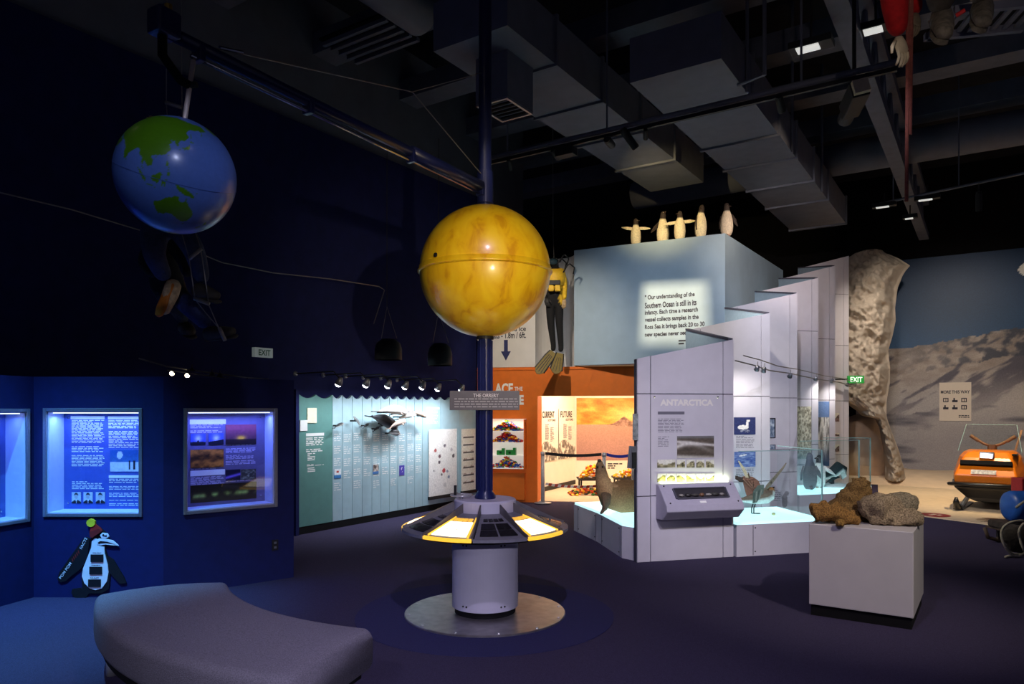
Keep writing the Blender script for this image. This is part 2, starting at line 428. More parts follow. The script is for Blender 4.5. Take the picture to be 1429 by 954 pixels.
def sunset(u, v):
    n = fbm(u*7+v*3, v*16, 3); c = mixc(C(228,120,40), C(255,196,90), n*1.5-.3)
    c = mixc(c, C(255,226,150), np.exp(-((u-.75)**2/.06+(v-.72)**2/.02))*.8)
    c = mixc(c, C(200,110,60), (v-.8)*2*(1-n))
    hor = .575
    sea = mixc(C(196,150,130), C(176,132,124), (hor-v)*2)
    c = np.where((v < hor)[...,None], sea, c)
    ridge = hor + np.clip(.115*np.exp(-((u-.66)/.11)**2) + .10*np.clip((u-.82)/.18,0,1), 0, 1)*(1+.35*(fbm(u*22,u*0+2,8)-.5)) - .03*(u<.3)
    mt = (v < ridge) & (v > hor-.03*np.clip((u-.35)*3,0,1)) & (u > .3)
    rk = mixc(C(120,84,74), C(214,170,150), fbm(u*30+v*30, v*30-u*14, 5)*1.8-.4)
    c = np.where(mt[...,None], rk, c)
    fg = (u > .78) & (v < .5+.1*(u-.78)) & (v > .34+.9*(1-u)*.6)
    rk2 = mixc(C(70,58,60), C(196,160,142), fbm(u*40, v*60, 9)*2.4-.6)
    return np.where(fg[...,None], rk2, c)
s0, s1, z0, z1 = ir.rect(804.5, 555, 905, 642)
paint('sunset_mural', ir, s0, s1, z0, z1, .004, sunset, m_print, wm, 110)
b = MB(); words(b, ir, ir.sx(848), ir.sx(870), ir.zz(860,655), ir.zz(860,646), .004, 3, 5, ww=.08); b.build('caption_text', m_ink, wm)
def townscape(u, v):
    base = mixc(C(232,224,212), C(238,232,222), v)
    n = fbm(u*14, v*16, 12); h = .30+.08*np.sin(u*5)
    k = (v < h) & (n < .56)
    return np.where(k[...,None], mixc(C(70,66,62), C(190,180,170), n*1.8-.3), base)
for i, (x0, x1, t1, t2) in enumerate(((753.5, 777, 'CURRENT', 'SCOTT BASE'), (779, 801.5, 'FUTURE', 'SCOTT BASE'))):
    s0, s1 = il.sx(x0), il.sx(x1); z0, z1 = il.zz(777, 641), il.zz(777, 570)
    bd = paint('information_board', il, s0, s1, z0, z1, .012, townscape, m_print, wi, 40, 60)
    W_ = s1-s0
    text('lettering', t1, il, s0+W_*.08, s0+W_*.80, z0+.88*(z1-z0)-.06, z0+.95*(z1-z0), .02, m_ink, bd, .03)
    text('lettering', t2, il, s0+W_*.40, s0+W_*.86, z0+.755*(z1-z0), z0+.80*(z1-z0), .02, m_ink, bd, .02)
    b = MB(); words(b, il, s0+W_*.26, s0+W_*.48, z0+.40*(z1-z0), z0+.70*(z1-z0), .02, 13, i+3, ww=.05); words(b, il, s0+W_*.56, s0+W_*.78, z0+.36*(z1-z0), z0+.64*(z1-z0), .02, 13, i+9, ww=.05)
    b.build('text_block', m_greyink, bd)
text('lettering', 'ACE', orp, orp.sx(690.5), orp.sx(716), orp.zz(703,549), orp.zz(703,534.5), .006, m_white, ow, .04)
text('lettering', 'THE', orp, orp.sx(718), orp.sx(729.5), orp.zz(724,545), orp.zz(724,539.5), .006, m_white, ow, .03)
text('lettering', 'E', orp, orp.sx(724.5), orp.sx(731), orp.zz(727,564.5), orp.zz(727,551), .006, m_white, ow, .05)

# big pale box with the quotation
F1 = Vector((1.08, 12.46)); F2 = Vector((3.343, 11.24)); FD = Vector((2.05, 3.02))
b = MB().prism([tuple(F1), tuple(F2), tuple(F2+FD), tuple(F1+FD)], 2.40, 4.40)
qb = struct(b.build('wall_quote_box', m_paleblue))
qp = Plane(F1, F2)
lines = ['" Our understanding of the', 'Southern Ocean is still in its', 'infancy. Each time a research', 'vessel collects samples in the', 'Ross Sea it brings back 20 to 30', 'new species never seen before."']
ends = [969.5, 972, 974, 975, 983.3, 985]
tops = [(412.5, 407.5), (423, 418.5), (433.5, 428.5), (443.5, 438.5), (453.6, 449), (464, 459)]
for L_, e, (yl, yr) in zip(lines, ends, tops):
    sl, sr = qp.sx(900), qp.sx(e)
    zt = qp.zz(900, yl-.6); zb_ = qp.zz(900, yl+7.6)
    text('lettering', L_, qp, sl, sr, zb_-.0, zt, .004, m_ink, qb, .03)
b = MB(); words(b, qp, qp.sx(947), qp.sx(972), qp.zz(955,482), qp.zz(955,474), .004, 2, 3, ww=.16); b.build('text_block', m_ink, qb)

# mural of mountains on the back wall
mu0, mu1 = mw.sx(1195), mw.L - 1.0; muz = 5.27
rx = [1180,1240,1270,1300,1330,1342,1352,1366,1385,1400,1415,1429,1460]; ry = [490,487,485,480,474,472,469,468.5,462,459.5,458,457,462]
RS = np.array([mw.sx(p) for p in rx]); RZ = np.array([mw.zz(p, q) for p, q in zip(rx, ry)])
moon_s, moon_z = mw.sx(1429.5), mw.zz(1429.5, 376)
def mural(u, v):
    s = mu0+(mu1-mu0)*u; z = muz*v
    n1 = fbm(s*1.1, z*1.1, 21); n2 = fbm(s*4, z*9, 22)
    sky = mixc(C(32,82,128), C(22,58,98), (z-3)/2.3)
    rid = np.interp(s, RS, RZ) + .05*(fbm(s*6, s*0, 4)-.5)
    d = rid - z
    rock = mixc(C(138,124,116), C(178,166,158), n2*1.6-.3)
    snow = mixc(C(190,182,176), C(166,162,164), n1)
    c = mixc(rock, snow, (d-.55)*1.1 + (n1-.5)*1.2)
    diag = fbm((s+z*1.15)*.8, (z-s*.62)*4.6, 31)
    c = mixc(c, C(84,80,92), np.clip((diag-.535)*13, 0, 1)*np.clip(1.9-d, 0, 1)*np.clip(d*4,0,1))
    pk = np.exp(-((s-RS[9])/1.5)**2)
    c = mixc(c, C(64,66,80), np.clip((fbm(s*5+z*3, z*7-s*3, 41)-.42)*6, 0, 1)*pk*(d<.62))
    c = mixc(c, C(150,146,150), np.clip((d-1.7)*1.4,0,1)*.7)
    c = mixc(c, C(96,94,104), np.clip((fbm(s*.8, z*5, 51)-.58)*5, 0, 1)*(d>1.6))
    c = np.where((d < 0)[...,None], sky, c)
    mo = ((s-moon_s)/.11)**2 + ((z-moon_z)/.13)**2 < 1
    return np.where(mo[...,None], C(255,255,255), c)
wall_b = bpy.data.objects['wall_back']
paint('mountain_mural', mw, mu0, mu1, 0, muz, .01, mural, m_print, wall_b, 300, 190, .03)
# snow coloured floor in front of it
e1 = fl(1226, 706); e2 = fl(1289.5, 721); e3 = fl(1402, 735.5); e4 = e3 + (e3-e2)*1.6
snow_f = struct(MB().prism([tuple(e1[:2]), tuple(e2[:2]), tuple(e3[:2]), tuple(e4[:2]), (14.5,13.8), tuple(mw.P(mw.sx(1225),0,.05)[:2])], .001, .014).build('floor_snow', m_lvory))
dc = MB().color((150,30,30))
cen = fl(1311.5, 720, .015)
dc.lathe([(.0,0),(.21,0),(.21,.004),(0,.004)], 28, Matrix.Translation((cen.x, cen.y+.12, .0145)))
dcl = dc.build('floor_decal', m_print, snow_f)
b = MB().color((236,220,200)); b.box((cen.x-.03, cen.y+.14, .0198), (.16,.05,.002), .6); b.box((cen.x+.05, cen.y+.09, .0198), (.1,.05,.002), .6); b.build('arrow', m_print, snow_f)
b = MB().color((120,84,62))
rg = random.Random(4)
for i in range(26):
    q = fl(1372+rg.random()*34, 722+rg.random()*9, .015)
    b.box((q.x,q.y,.0165),(.05+.16*rg.random(),.02,.002), -.5+rg.random()*.3)
tag(b.build('printed_marks', m_print, snow_f), kind='stuff')
# low snow bank at the foot of the mural
b = MB(); n = 40; prof = [(2.6,.0),(2.1,.06),(1.4,.13),(.6,.17),(.03,.19)]
s0, s1 = mw.sx(1190), mw.sx(1429)+3
pts = []; 
for i in range(n+1):
    s_ = s0+(s1-s0)*i/n
    for o_, z_ in prof:
        k = noise.noise(Vector((s_*.8, o_*.9, 3)))
        pts.append(mw.P(s_, max(.0135, z_+.0135+.05*k*(z_>.01)), o_+.35*k*(o_>.1)))
m5 = len(prof)
b._a(pts, [(i*m5+j, (i+1)*m5+j, (i+1)*m5+j+1, i*m5+j+1) for i in range(n) for j in range(m5-1)])
b._a([mw.P(s0,.0135,.03), mw.P(s1,.0135,.03)], [])
b.build('snow_bank', M('snow_bank', (232,206,176), .8, var=.06, scale=4, bump=.3, bscale=9), snow_f, smooth=True)

# ------------------------------------------------------------------ display cases on the left
CP = [Vector((-4.62, 4.75)), Vector((-4.185, 6.27)), Vector((-3.05, 6.27)), Vector((-2.138, 7.02))]
CT = 1.93
def aurora(kind):
    def f(u, v):
        n = fbm(u*6, v*6, kind)
        if kind == 1:
            return mixc(mixc(C(60,40,60), C(150,70,90), v*1.2), C(255,190,60), np.exp(-((u-.5)**2/.02+(v-.33)**2/.012))*1.3)*np.where(v<.28, .45, 1)[...,None]
        if kind == 2: return mixc(C(60,34,16), C(210,130,50), n*1.9-.45+.3*np.sin(v*9))
        if kind in (3, 4):
            c = mixc(C(70,90,190), C(225,235,255), np.exp(-((u-.5)**2/.05+(v-.55)**2/.1)))
            return np.where((v < .25+(.18*np.exp(-((u-.5)/.06)**2) if kind == 3 else .2*u))[...,None], C(14,16,40), c)
        if kind == 5: return mixc(C(20,16,50), C(140,110,230), np.exp(-((v-.25-u*.3)**2/.02))*.9)
        if kind == 6: return mixc(C(60,60,56), C(170,180,150), np.clip(n*2-.8,0,1))
        if kind == 7: return mixc(mixc(C(60,46,16), C(30,24,14), v), C(170,200,90), np.exp(-((v-.36-.1*u)**2/.015))*np.clip(fbm(u*11,v*2,77)*3-1.1,0,1))
        if kind == 8:
            c = mixc(C(90,140,190), C(30,80,150), v+.3*n); c = np.where((v < .42)[...,None], C(200,210,225), c)
            bl = ((u-.33)/.1)**2+((v-.75)/.18)**2 < 1; c = np.where(bl[...,None], C(190,195,205), c)
            pp = (np.abs(u-.66)<.035)&(v<.5)&(v>.1) | (np.abs(u-.82)<.04)&(v<.5)&(v>.08)
            return np.where(pp[...,None], C(20,24,40), c)
        # small portrait: pale ground, dark jacket, light face
        c = C(196,200,208)+0*u[...,None]
        hd = ((u-.48)/.2)**2+((v-.62)/.24)**2 < 1; hr = ((u-.48)/.22)**2+((v-.74)/.2)**2 < 1
        jk = v < .34-.9*(u-.5)**2
        c = np.where(jk[...,None], C(24,24,32), c); c = np.where(hr[...,None], C(40,38,44), c); c = np.where((hd & (v<.76))[...,None], C(186,178,176), c)
        return np.where((np.abs(u-.5)<.07*(v/.34))[...,None] & (v<.34)[...,None], C(220,220,225), c)
    return f
def display_case(A, B, wx, wz, label, board_mat, lamp, in0=0., in1=0.):
    pl = Plane(A, B); t = thing('display_case', label, 'display case', (A.x, A.y, 0))
    s0, s1 = wx; z0, z1 = wz; D = .22
    b = MB()
    P = pl.P; e0, e1, L_ = in0, pl.L-in1, pl.L
    b.hexa([P(0,0,0), P(s0,0,0), P(s0,0,-.45), P(e0,0,-.45)], [P(0,CT,0), P(s0,CT,0), P(s0,CT,-.45), P(e0,CT,-.45)])
    b.hexa([P(s1,0,0), P(L_,0,0), P(e1,0,-.45), P(s1,0,-.45)], [P(s1,CT,0), P(L_,CT,0), P(e1,CT,-.45), P(s1,CT,-.45)])
    pl.slab(b, s0, s1, 0, z0, -.45, 0); pl.slab(b, s0, s1, z1, CT, -.45, 0)
    pl.slab(b, s0, s1, z0, z1, -.45, -D-.02)
    b.build('body', m_navypanel, t)
    b = MB()
    for a_ in ((s0, s0+.008, z0, z1), (s1-.008, s1, z0, z1), (s0, s1, z0, z0+.008), (s0, s1, z1-.008, z1)): pl.slab(b, *a_, -D, -.001)
    b.build('lining', m_liner, t)
    fw = .03; b = MB()
    for a_ in ((s0-fw, s0, z0-fw, z1+fw), (s1, s1+fw, z0-fw, z1+fw), (s0, s1, z0-fw, z0), (s0, s1, z1, z1+fw)): pl.slab(b, *a_, 0, .018)
    b.build('frame', m_alu, t, bevel=.004)
    b = MB(); pl.slab(b, s0, s1, z0, z1, -D-.018, -D); bd = b.build('back_board', board_mat, t)
    b = MB(); pl.slab(b, s0+.03, s1-.03, z1-.016, z1-.009, -.06, -.03); b.build('lamp_strip', m_led, t)
    mid = pl.P((s0+s1)/2, z1-.04, -.08); tg = pl.P((s0+s1)/2, z0+.35, -.17)
    lo = area('case_lamp', mid, tg, lamp[0], lamp[1], (s1-s0)*.9, .05, t)
    lo.rotation_euler = (0, 0, math.atan2(pl.d.y, pl.d.x))
    b = MB(); pl.slab(b, s0, s1, z0, z1, -.02, -.016); b.build('glass', m_glass, t)
    for q in ((s0+.05, z1-.06), (s1-.05, z1-.06), (s0+.05, z0+.06), (s1-.05, z0+.06)):
        MB().sph(pl.P(q[0], q[1], -D+.004), .008, 8, 6).build('fixing_screw', m_chrome, t)
    return pl, t, bd, -D
BL = (90, 130, 255)
A, B = CP[0], CP[1]; pl = Plane(A, B)
display_case(A, B, (.25, pl.sx(36)), (.70, 1.62), 'navy display case at the end of the row, lit blue inside and empty', m_caseboard, (6, BL))
A, B = CP[1], CP[2]; pl = Plane(A, B)
pl, t, bd, off = display_case(A, B, (pl.sx(66), pl.sx(194.5)), (.735, 1.625), 'navy display case with a blue text board, portraits and a balloon photograph', m_caseboard, (6, (120,160,255)), 0., .165)
back = Plane(A + pl.n*off, B + pl.n*off)
def bk(x0, y0, x1, y1): return back.rect(55+x0/5.61, 560+y0/5.61, 55+x1/5.61, 560+y1/5.61)
b = MB()
for r, n, sd in (((253,145,512,330),17,1), ((253,350,512,402),4,2), ((253,420,515,512),8,3), ((256,625,516,692),5,4), ((540,145,785,215),6,5), ((543,232,785,368),11,6), ((546,605,788,642),3,7), ((546,662,788,695),3,8), ((546,715,788,752),3,9), ((546,770,788,780),1,10), ((546,797,788,820),2,11), ((425,858,788,876),2,12)):
    s0, s1, z0, z1 = bk(*r); words(b, back, s0, s1, z0, z1, .002, n, sd, fill=.42, ww=.045)
b.build('text_block', m_white, t)
for r in ((246,114,511,138), (538,116,785,138), (545,577,786,598)): back.slab(MB(), *bk(*r), 0, .004).build('heading_strip', m_white, t)
paint('photograph', back, *bk(556,376,785,547), .002, aurora(8), m_print, t, 40)
for x0 in (256, 348, 444): paint('photograph', back, *bk(x0,708,x0+72,797), .002, aurora(9), m_print, t, 22)
A, B = CP[2], CP[3]; pl = Plane(A, B)
pl, t, bd, off = display_case(A, B, (pl.sx(260.5), pl.sx(382.5)), (.735, 1.625), 'navy display case with a violet board of aurora and twilight photographs', m_casegrey, (6, (105,125,255)), .165, 0.)
back = Plane(A + pl.n*off, B + pl.n*off)
def bk3(x0, y0, x1, y1):
    X0, X1 = 250+x0/5.78, 250+x1/5.78; s0, s1 = back.sx(X0), back.sx(X1)
    # measure both heights at the middle column so the print stays rectangular
    xm = 250+(x0+x1)/2/5.78
    return s0, s1, back.zz(xm, 560+y1/5.78), back.zz(xm, 560+y0/5.78)
b = MB()
for r, n, sd in (((90,186,355,218),3,1), ((90,232,355,256),2,2), ((375,375,622,415),4,3), ((375,430,622,465),4,4), ((375,475,622,510),3,5), ((92,605,365,680),8,6), ((375,348,590,356),1,7), ((95,540,300,547),1,8), ((375,636,610,646),1,9)):
    words(b, back, *bk3(*r), .002, n, sd, ww=.045)
b.build('text_block', M('lilac_print', (200,190,225), .6), t)
for r in ((86,144,376,182), (90,552,368,596)): back.slab(MB(), *bk3(*r), 0, .004).build('heading_strip', m_white, t)
for r, k in (((90,260,212,348),3), ((236,256,357,347),4), ((374,186,620,346),1), ((90,386,358,532),2), ((374,548,492,634),5), ((498,544,618,630),6), ((90,662,622,800),7)):
    paint('photograph', back, *bk3(*r), .002, aurora(k), m_print, t, 48)
pl = Plane(CP[2], CP[3])
so = pl.sx(383.5); zo = pl.zz(383.5, 760)
b = MB(); pl.slab(b, so-.03, so+.03, zo-.05, zo+.05, 0, .012); s_ = b.build('wall_socket', m_darkbits, t)
for dz in (-.022, .022): pl.slab(MB(), so-.012, so+.012, zo+dz-.01, zo+dz+.01, .012, .015).build('outlet', m_alu, s_)

# penguin shaped fact board under the middle case
pp = Plane(CP[1], CP[2]); t = thing('fact_board', 'flat penguin shaped fact board with a knitted hat and three flaps', 'sign', tuple(pp.P(pp.sx(133), 0, .02)))
def pg(x, y): return (pp.sx(75+x/8.3), pp.zz(75+x/8.3, 715+y/8.3))
def cut(name, pts, off, th, mat, par):
    P_ = [pg(x, y) for x, y in pts]; b = MB(); n = len(P_)
    b._a([pp.P(s_, z_, off) for s_, z_ in P_] + [pp.P(s_, z_, off+th) for s_, z_ in P_], [tuple(range(n)), tuple(range(n,2*n))[::-1]] + [((i+1)%n, i, n+i, n+(i+1)%n) for i in range(n)])
    o = b.build(name, mat, par)
    bm = bmesh.new(); bm.from_mesh(o.data); bmesh.ops.recalc_face_normals(bm, faces=bm.faces); bm.to_mesh(o.data); bm.free(); return o
mk = M('board_black', (14,14,18), .6); mr = M('board_red', (170,40,30), .6); my = M('board_yellow', (235,215,40), .6)
cut('body_board', [(345,930),(335,760),(370,640),(430,450),(440,300),(470,230),(560,180),(600,215),(650,270),(600,400),(640,520),(665,700),(650,880),(560,930)], .002, .012, mk, t)
cut('flipper', [(430,300),(395,280),(350,300),(75,690),(55,770),(90,800),(150,790),(230,720),(330,640),(400,520)], .004, .012, mk, t)
cut('flipper', [(640,500),(700,540),(820,740),(850,810),(780,820),(720,760),(660,690)], .004, .012, mk, t)
cut('foot', [(225,880),(320,865),(420,930),(380,985),(260,985),(215,930)], .004, .012, mk, t)
cut('belly', [(500,890),(430,870),(370,810),(342,730),(355,640),(410,500),(450,400),(455,330),(490,290),(520,300),(520,360),(560,385),(600,390),(605,470),(640,600),(648,680),(630,790),(570,870)], .0145, .006, m_white, t)
cut('beak', [(510,320),(540,295),(620,300),(700,315),(770,375),(700,372),(620,362),(560,372),(525,360)], .016, .01, m_white, t)
cut('beak_line', [(530,340),(560,322),(640,330),(735,362),(640,345),(560,350),(545,358)], .0265, .002, mk, t)
cut('eye', [(555,255),(580,228),(640,235),(658,270),(620,295),(575,293)], .016, .01, m_white, t)
cut('eye_lashes', [(580,250),(600,240),(612,262),(630,250),(636,275),(590,268)], .0265, .002, mk, t)
cut('knitted_hat', [(445,270),(440,210),(450,150),(500,125),(560,170),(580,205),(520,230),(470,285)], .016, .012, mr, t)
cut('hat_brim', [(440,215),(545,180),(585,205),(470,285),(445,275)], .0285, .006, M('board_darkred', (130,30,24), .6), t)
cut('pompom', [(455+48*math.cos(a)*(1+.08*(k%2)), 112+44*math.sin(a)*(1+.08*(k%2))) for k, a in ((k, 2*math.pi*k/18) for k in range(18))], .016, .02, my, t)
for y in (478, 620, 765):
    x = 448 - (y-478)*.1
    cut('flap', [(x,y),(x+144,y),(x+144,y+86),(x,y+86)][::-1], .021, .008, mk, t)
    b = MB(); s0, z1 = pg(x+20, y-22); s1, z0 = pg(x+120, y-8); words(b, pp, s0, s1, z0, z1, .022, 2, y, ww=.02, ragged=False); b.build('text_block', m_greyink, t)
# slanted lettering on the flipper
def slanted(body, p0, p1, hgt, mat):
    a = pg(*p0); c = pg(*p1)
    class SP:
        pass
    q = SP(); ax = Vector((c[0]-a[0], c[1]-a[1])); L_ = ax.length; ax.normalize(); ay = Vector((-ax.y, ax.x))
    q.P = lambda s_, z_, off: pp.P(a[0]+ax.x*s_+ay.x*z_, a[1]+ax.y*s_+ay.y*z_, off)
    text('lettering', body, q, 0, L_, 0, hgt, .018, mat, t, .01)
slanted('POM POM', (100,765), (225,585), .024, m_white); slanted('/////', (235,565), (325,450), .024, mr); slanted('FACTS', (340,420), (405,295), .024, m_white)

# cable lamps above the cases
t = thing('cable_lamp_track', 'thin bent cable track with small warm lamps above the navy cases', 'light track', tuple(at(290, 530, 6.9)))
p0, p1, p2 = at(194,500,6.75), at(232,511,6.75), at(345,527,7.05)
b = MB(); b.tube([p0, p1, p2, at(375,529,7.1)], .008, 6); b.build('cable', m_wire, t)
b = MB(); b.tube([p1+Vector((0,.02,-.035)), p2+Vector((0,.02,-.03))], .006, 6); b.build('cable', m_wire, t)
b = MB(); b.tube([at(345,527,7.05), at(345,533,7.05)+Vector((0,0,-.03))], .01, 6); b.build('support', m_darkbits, t)
for px, py, lit in ((240.6,520,1),(262,523,1),(268,517,0),(296,523,0),(307,525,0)):
    c_ = at(px, py, 6.82)
    b = MB(); b.lathe([(.0,.03),(.012,.028),(.03,-.005),(.0,-.005)], 12, Matrix.Translation(c_)); b.tube([c_+Vector((0,0,.028)), c_+Vector((0,0,.06))], .005, 5); h = b.build('lamp_head', m_darkbits, t)
    if lit: MB().sph(c_+Vector((0,-.01,-.006)), .022, 10, 6).build('bulb', m_bulb, h)

# ------------------------------------------------------------------ teal whale wall
t = thing('whale_display', 'pale blue and teal panel display of whales with a wavy top edge', 'display wall', (TA.x, TA.y, 0))
b = MB(); tl.slab(b, -.04, tl.L, .0, .10, -.06, -.005); b.build('skirting', m_black, t)
TZ = 1.80
edges = [tl.sx(417), tl.sx(464)] + [tl.sx(x) for x in (477.7, 491.5, 505.5, 519, 531.5, 543.5, 555, 567, 578.5, 589.5, 615, 640, 664)]
for i in range(len(edges)-1):
    s0, s1 = edges[i]+.004, edges[i+1]-.004; b = MB(); n = 8
    k = (2 if i in (0,) or i > 10 else 1)
    top = []
    for j in range(n*k+1):
        u = (j/n) % 1 if j < n*k else 1.
        top.append(TZ + .05*(2*u-1)**2*1.0 - .012)
    bot = [tl.P(s0,.10,0), tl.P(s1,.10,0)]
    front = [tl.P(s0,.10,.0), tl.P(s1,.10,.0)] + [tl.P(s0+(s1-s0)*(1-j/(n*k)), top[n*k-j], .0) for j in range(n*k+1)]
    m_ = len(front); bk_ = [p - Vector((tl.n.x, tl.n.y, 0))*.04 for p in front]
    b._a(front + bk_, [tuple(range(m_)), tuple(range(m_,2*m_))[::-1]] + [((j+1)%m_, j, m_+j, m_+(j+1)%m_) for j in range(m_)])
    b.build('panel' if i in (0,11,12,13) else 'slat', m_teal if i == 0 else m_slat, t)
b = MB(); tl.slab(b, edges[0]-.07, edges[0]-.02, 0, 1.9, -.2, .03); b.build('end_post', m_navy, t)
b = MB(); tl.slab(b, edges[-1]+.005, edges[-1]+.12, 0, 1.9, -.2, .02); b.build('end_post', m_navy, t)
b = MB(); r = tl.rect(427,604,452,608); tl.slab(b, *r, 0, .004); b.build('heading_strip', m_white, t)
b = MB()
for r, n, sd in (((427,610,452,622),5,1), ((427,626,452,631),2,2), ((429,632,440,643),5,3), ((428,647,453,650),2,4), ((429,652,442,659),3,5)): words(b, tl, *tl.rect(*r), .002, n, sd, ww=.09)
for i in range(1, 11):
    s0, s1 = edges[i], edges[i+1]; W_ = s1-s0; pxm = 470+(i-1)*12.3
    z1 = tl.zz(pxm, 604+ (i%3)); 
    for k in range(4 + (i%2)): words(b, tl, s0+.14*W_, s1-.16*W_, z1-.17*k-.12, z1-.17*k, .002, 4, i*7+k, ww=.07, fill=.36)
s0, s1, z0, z1 = tl.rect(595,573,612,592); words(b, tl, s0, s1, z0, z1, .002, 9, 55, ww=.08, fill=.28)
b.build('text_block', m_white, t)
b = MB(); tl.slab(b, *tl.rect(595,568,613,571), 0, .004); b.build('heading_strip', m_white, t)
b = MB(); tl.slab(b, *tl.rect(428,569,441,590), 0, .015); b.build('notice', M('cream_notice', (240,232,205), .6), t)
b = MB(); tl.slab(b, *tl.rect(418,586,428,601), 0, .015); b.build('notice', m_white, t)
def poster(kind):
    def f(u, v):
        if kind == 0: c = np.where((v<.38)[...,None], mixc(C(40,110,180), C(90,160,215), v*2), C(236,240,244)); return np.where((((u-.5)/.2)**2+((v-.68)/.12)**2<1)[...,None], C(190,80,70), c)
        if kind == 1: return np.where((v<.3)[...,None], C(70,120,180), mixc(C(70,60,60), C(225,215,205), fbm(u*4,v*4,6)*2-.5))
        c = C(76,66,170)+0*u[...,None]; return np.where((((u-.5)/.22)**2+((v-.55)/.25)**2<1)[...,None] & ((fbm(u*6,v*6,3)>.5)[...,None]), C(225,225,240), c)
    return f
for r, k in (((466,654,475.5,667),0), ((520,648,528,661),1), ((557,649,564,663),2)): paint('poster', tl, *tl.rect(*r), .003, poster(k), m_print, t, 18)
def creatures(u, v):
    c = C(244,240,236)+0*u[...,None]
    for (x, y, r, cc) in ((.23,.68,.045,C(180,90,90)), (.55,.75,.04,C(110,100,110)), (.8,.68,.04,C(200,190,195)), (.37,.59,.045,C(110,80,90)), (.87,.58,.05,C(90,84,90)), (.36,.5,.045,C(90,80,90)), (.52,.37,.055,C(190,70,80)), (.65,.35,.04,C(150,160,180)), (.7,.26,.04,C(140,150,170)), (.17,.38,.02,C(120,120,120)), (.44,.31,.03,C(110,100,100)), (.55,.15,.05,C(214,210,208)), (.22,.16,.03,C(220,216,214))):
        k = ((u-x)/r)**2+((v-y)/(r*.62))**2 + 1.2*(fbm(u*26,v*40,int(x*90))-.5) < 1
        c = np.where(k[...,None], cc, c)
    return c
s0, s1, z0, z1 = tl.rect(597,598,636,692); z1 = tl.zz(616,598.5); z0 = tl.zz(616,690)
bd = paint('creature_board', tl, s0, s1, z0, z1, .02, creatures, m_print, t, 60)
b = MB(); tl.slab(b, s0, s1, z0-.05, z0, .0, .05); b.build('ledge', m_darkbits, bd)
def shelves(u, v):
    c = C(244,236,220)+0*u[...,None]; f = (v*8.2) % 1
    c = np.where(((f < .13) & (u > .12) & (u < .9) & (v > .08) & (v < .9))[...,None], C(60,54,52), c)
    k = (f > .13) & (f < .34) & ((np.abs(u-.26) < .1) | (np.abs(u-.76) < .1)) & (v < .72) & (v > .08) & (fbm(u*30, v*60, 2) > .42)
    return np.where(k[...,None], C(180,150,134), c)
s0, s1 = tl.sx(642.5), tl.sx(662); z1 = tl.zz(650,598); z0 = tl.zz(650,684)
bd = paint('specimen_board', tl, s0, s1, z0, z1, .02, shelves, m_print, t, 30, 90)
b = MB(); tl.slab(b, s0, s1, z0-.05, z0, .0, .05); b.build('ledge', m_darkbits, bd)
m_whale = MA('whale_skin', .45, coat=.2)
def whale(tail, head, fat, colfn, label, off, belly_up=False):
    L0 = (tl.Q(*head)-tl.Q(*tail)).length; off = max(off, L0*fat*.85+.12*L0*0+.05)
    wp = Plane(TA+tl.n*off, TB+tl.n*off); a = wp.Q(*tail); h = wp.Q(*head); ax = h-a; L_ = ax.length; nn = Vector((tl.n.x, tl.n.y, 0))
    up = nn.cross(ax.normalized()); up = up if up.z > 0 else -up
    k = [0,.06,.16,.30,.45,.60,.75,.87,.95,1.]; rr = [.10,.16,.34,.68,.92,1.,.95,.72,.42,.10]
    b = MB(); cs = [a + ax*q + up*(L_*.07*math.sin(q*3.1)) for q in k]; rd = [(L_*fat*r*.85, L_*fat*r) for r in rr]
    b.loft(cs, rd, up, 14, colfn)
    b.cur = lin(colfn(.1, math.pi/2)); axn = ax.normalized(); sd = axn.cross(up).normalized()
    b.fin([a+axn*.06*L_, a-axn*.05*L_+sd*.15*L_, a-axn*.08*L_+sd*.13*L_, a-axn*.02*L_, a-axn*.08*L_-sd*.13*L_, a-axn*.05*L_-sd*.15*L_], L_*.02, up)
    p = a+ax*.66; b.fin([p+sd*L_*fat*.7, p+axn*.09*L_+sd*L_*fat*.7, p-axn*.06*L_+sd*(L_*fat+.10*L_)-up*.06*L_], L_*.02, up)
    b.fin([p-sd*L_*fat*.7, p+axn*.09*L_-sd*L_*fat*.7, p-axn*.06*L_-sd*(L_*fat+.10*L_)-up*.06*L_], L_*.02, up)
    q = a+ax*.5+up*L_*fat*.9; b.fin([q, q+axn*.1*L_, q-axn*.04*L_+up*.08*L_], L_*.02, sd)
    o = b.build('whale_model', m_whale, smooth=True); tag(o, label, 'whale model', 'whale models on the wavy wall')
    # mounting peg hidden behind the body
    pg_ = MB().tube([a+ax*.55, a+ax*.55-nn*(off+.0)], .012, 6).build('mounting_peg', m_darkbits, o); return o
def two(top, bot, lim=.0): return lambda t_, a_: top if math.sin(a_) > lim else bot
K_, W2, G_ = (34,34,38), (228,226,222), (120,124,128)
orca = lambda t_, a_: W2 if (math.sin(a_) < -.35 and t_ > .2) or (.72 < t_ < .9 and .1 < math.sin(a_) < .6) else K_
whale((466.5,597), (480,591), .13, orca, 'small black and white orca model beside the teal panel', .12)
whale((503,595), (492.8,580.5), .10, two(G_, (190,192,190)), 'slim grey whale model hanging nose up on a slat', .12)
whale((507,597), (515,591), .16, two(K_, (70,70,74)), 'tiny dark dolphin model beneath the green tag', .10)
whale((521,602), (530,595), .12, two(K_, (60,60,64)), 'tiny dark slender dolphin model below the large orca tail', .10)
whale((517,581), (554,598), .15, two((52,54,60), (120,122,126), -.5), 'large dark grey whale model under the white whale', .14)
whale((527,574), (569,576.5), .11, two((150,136,126), W2, .25), 'large white whale model, topmost of the cluster', .34)
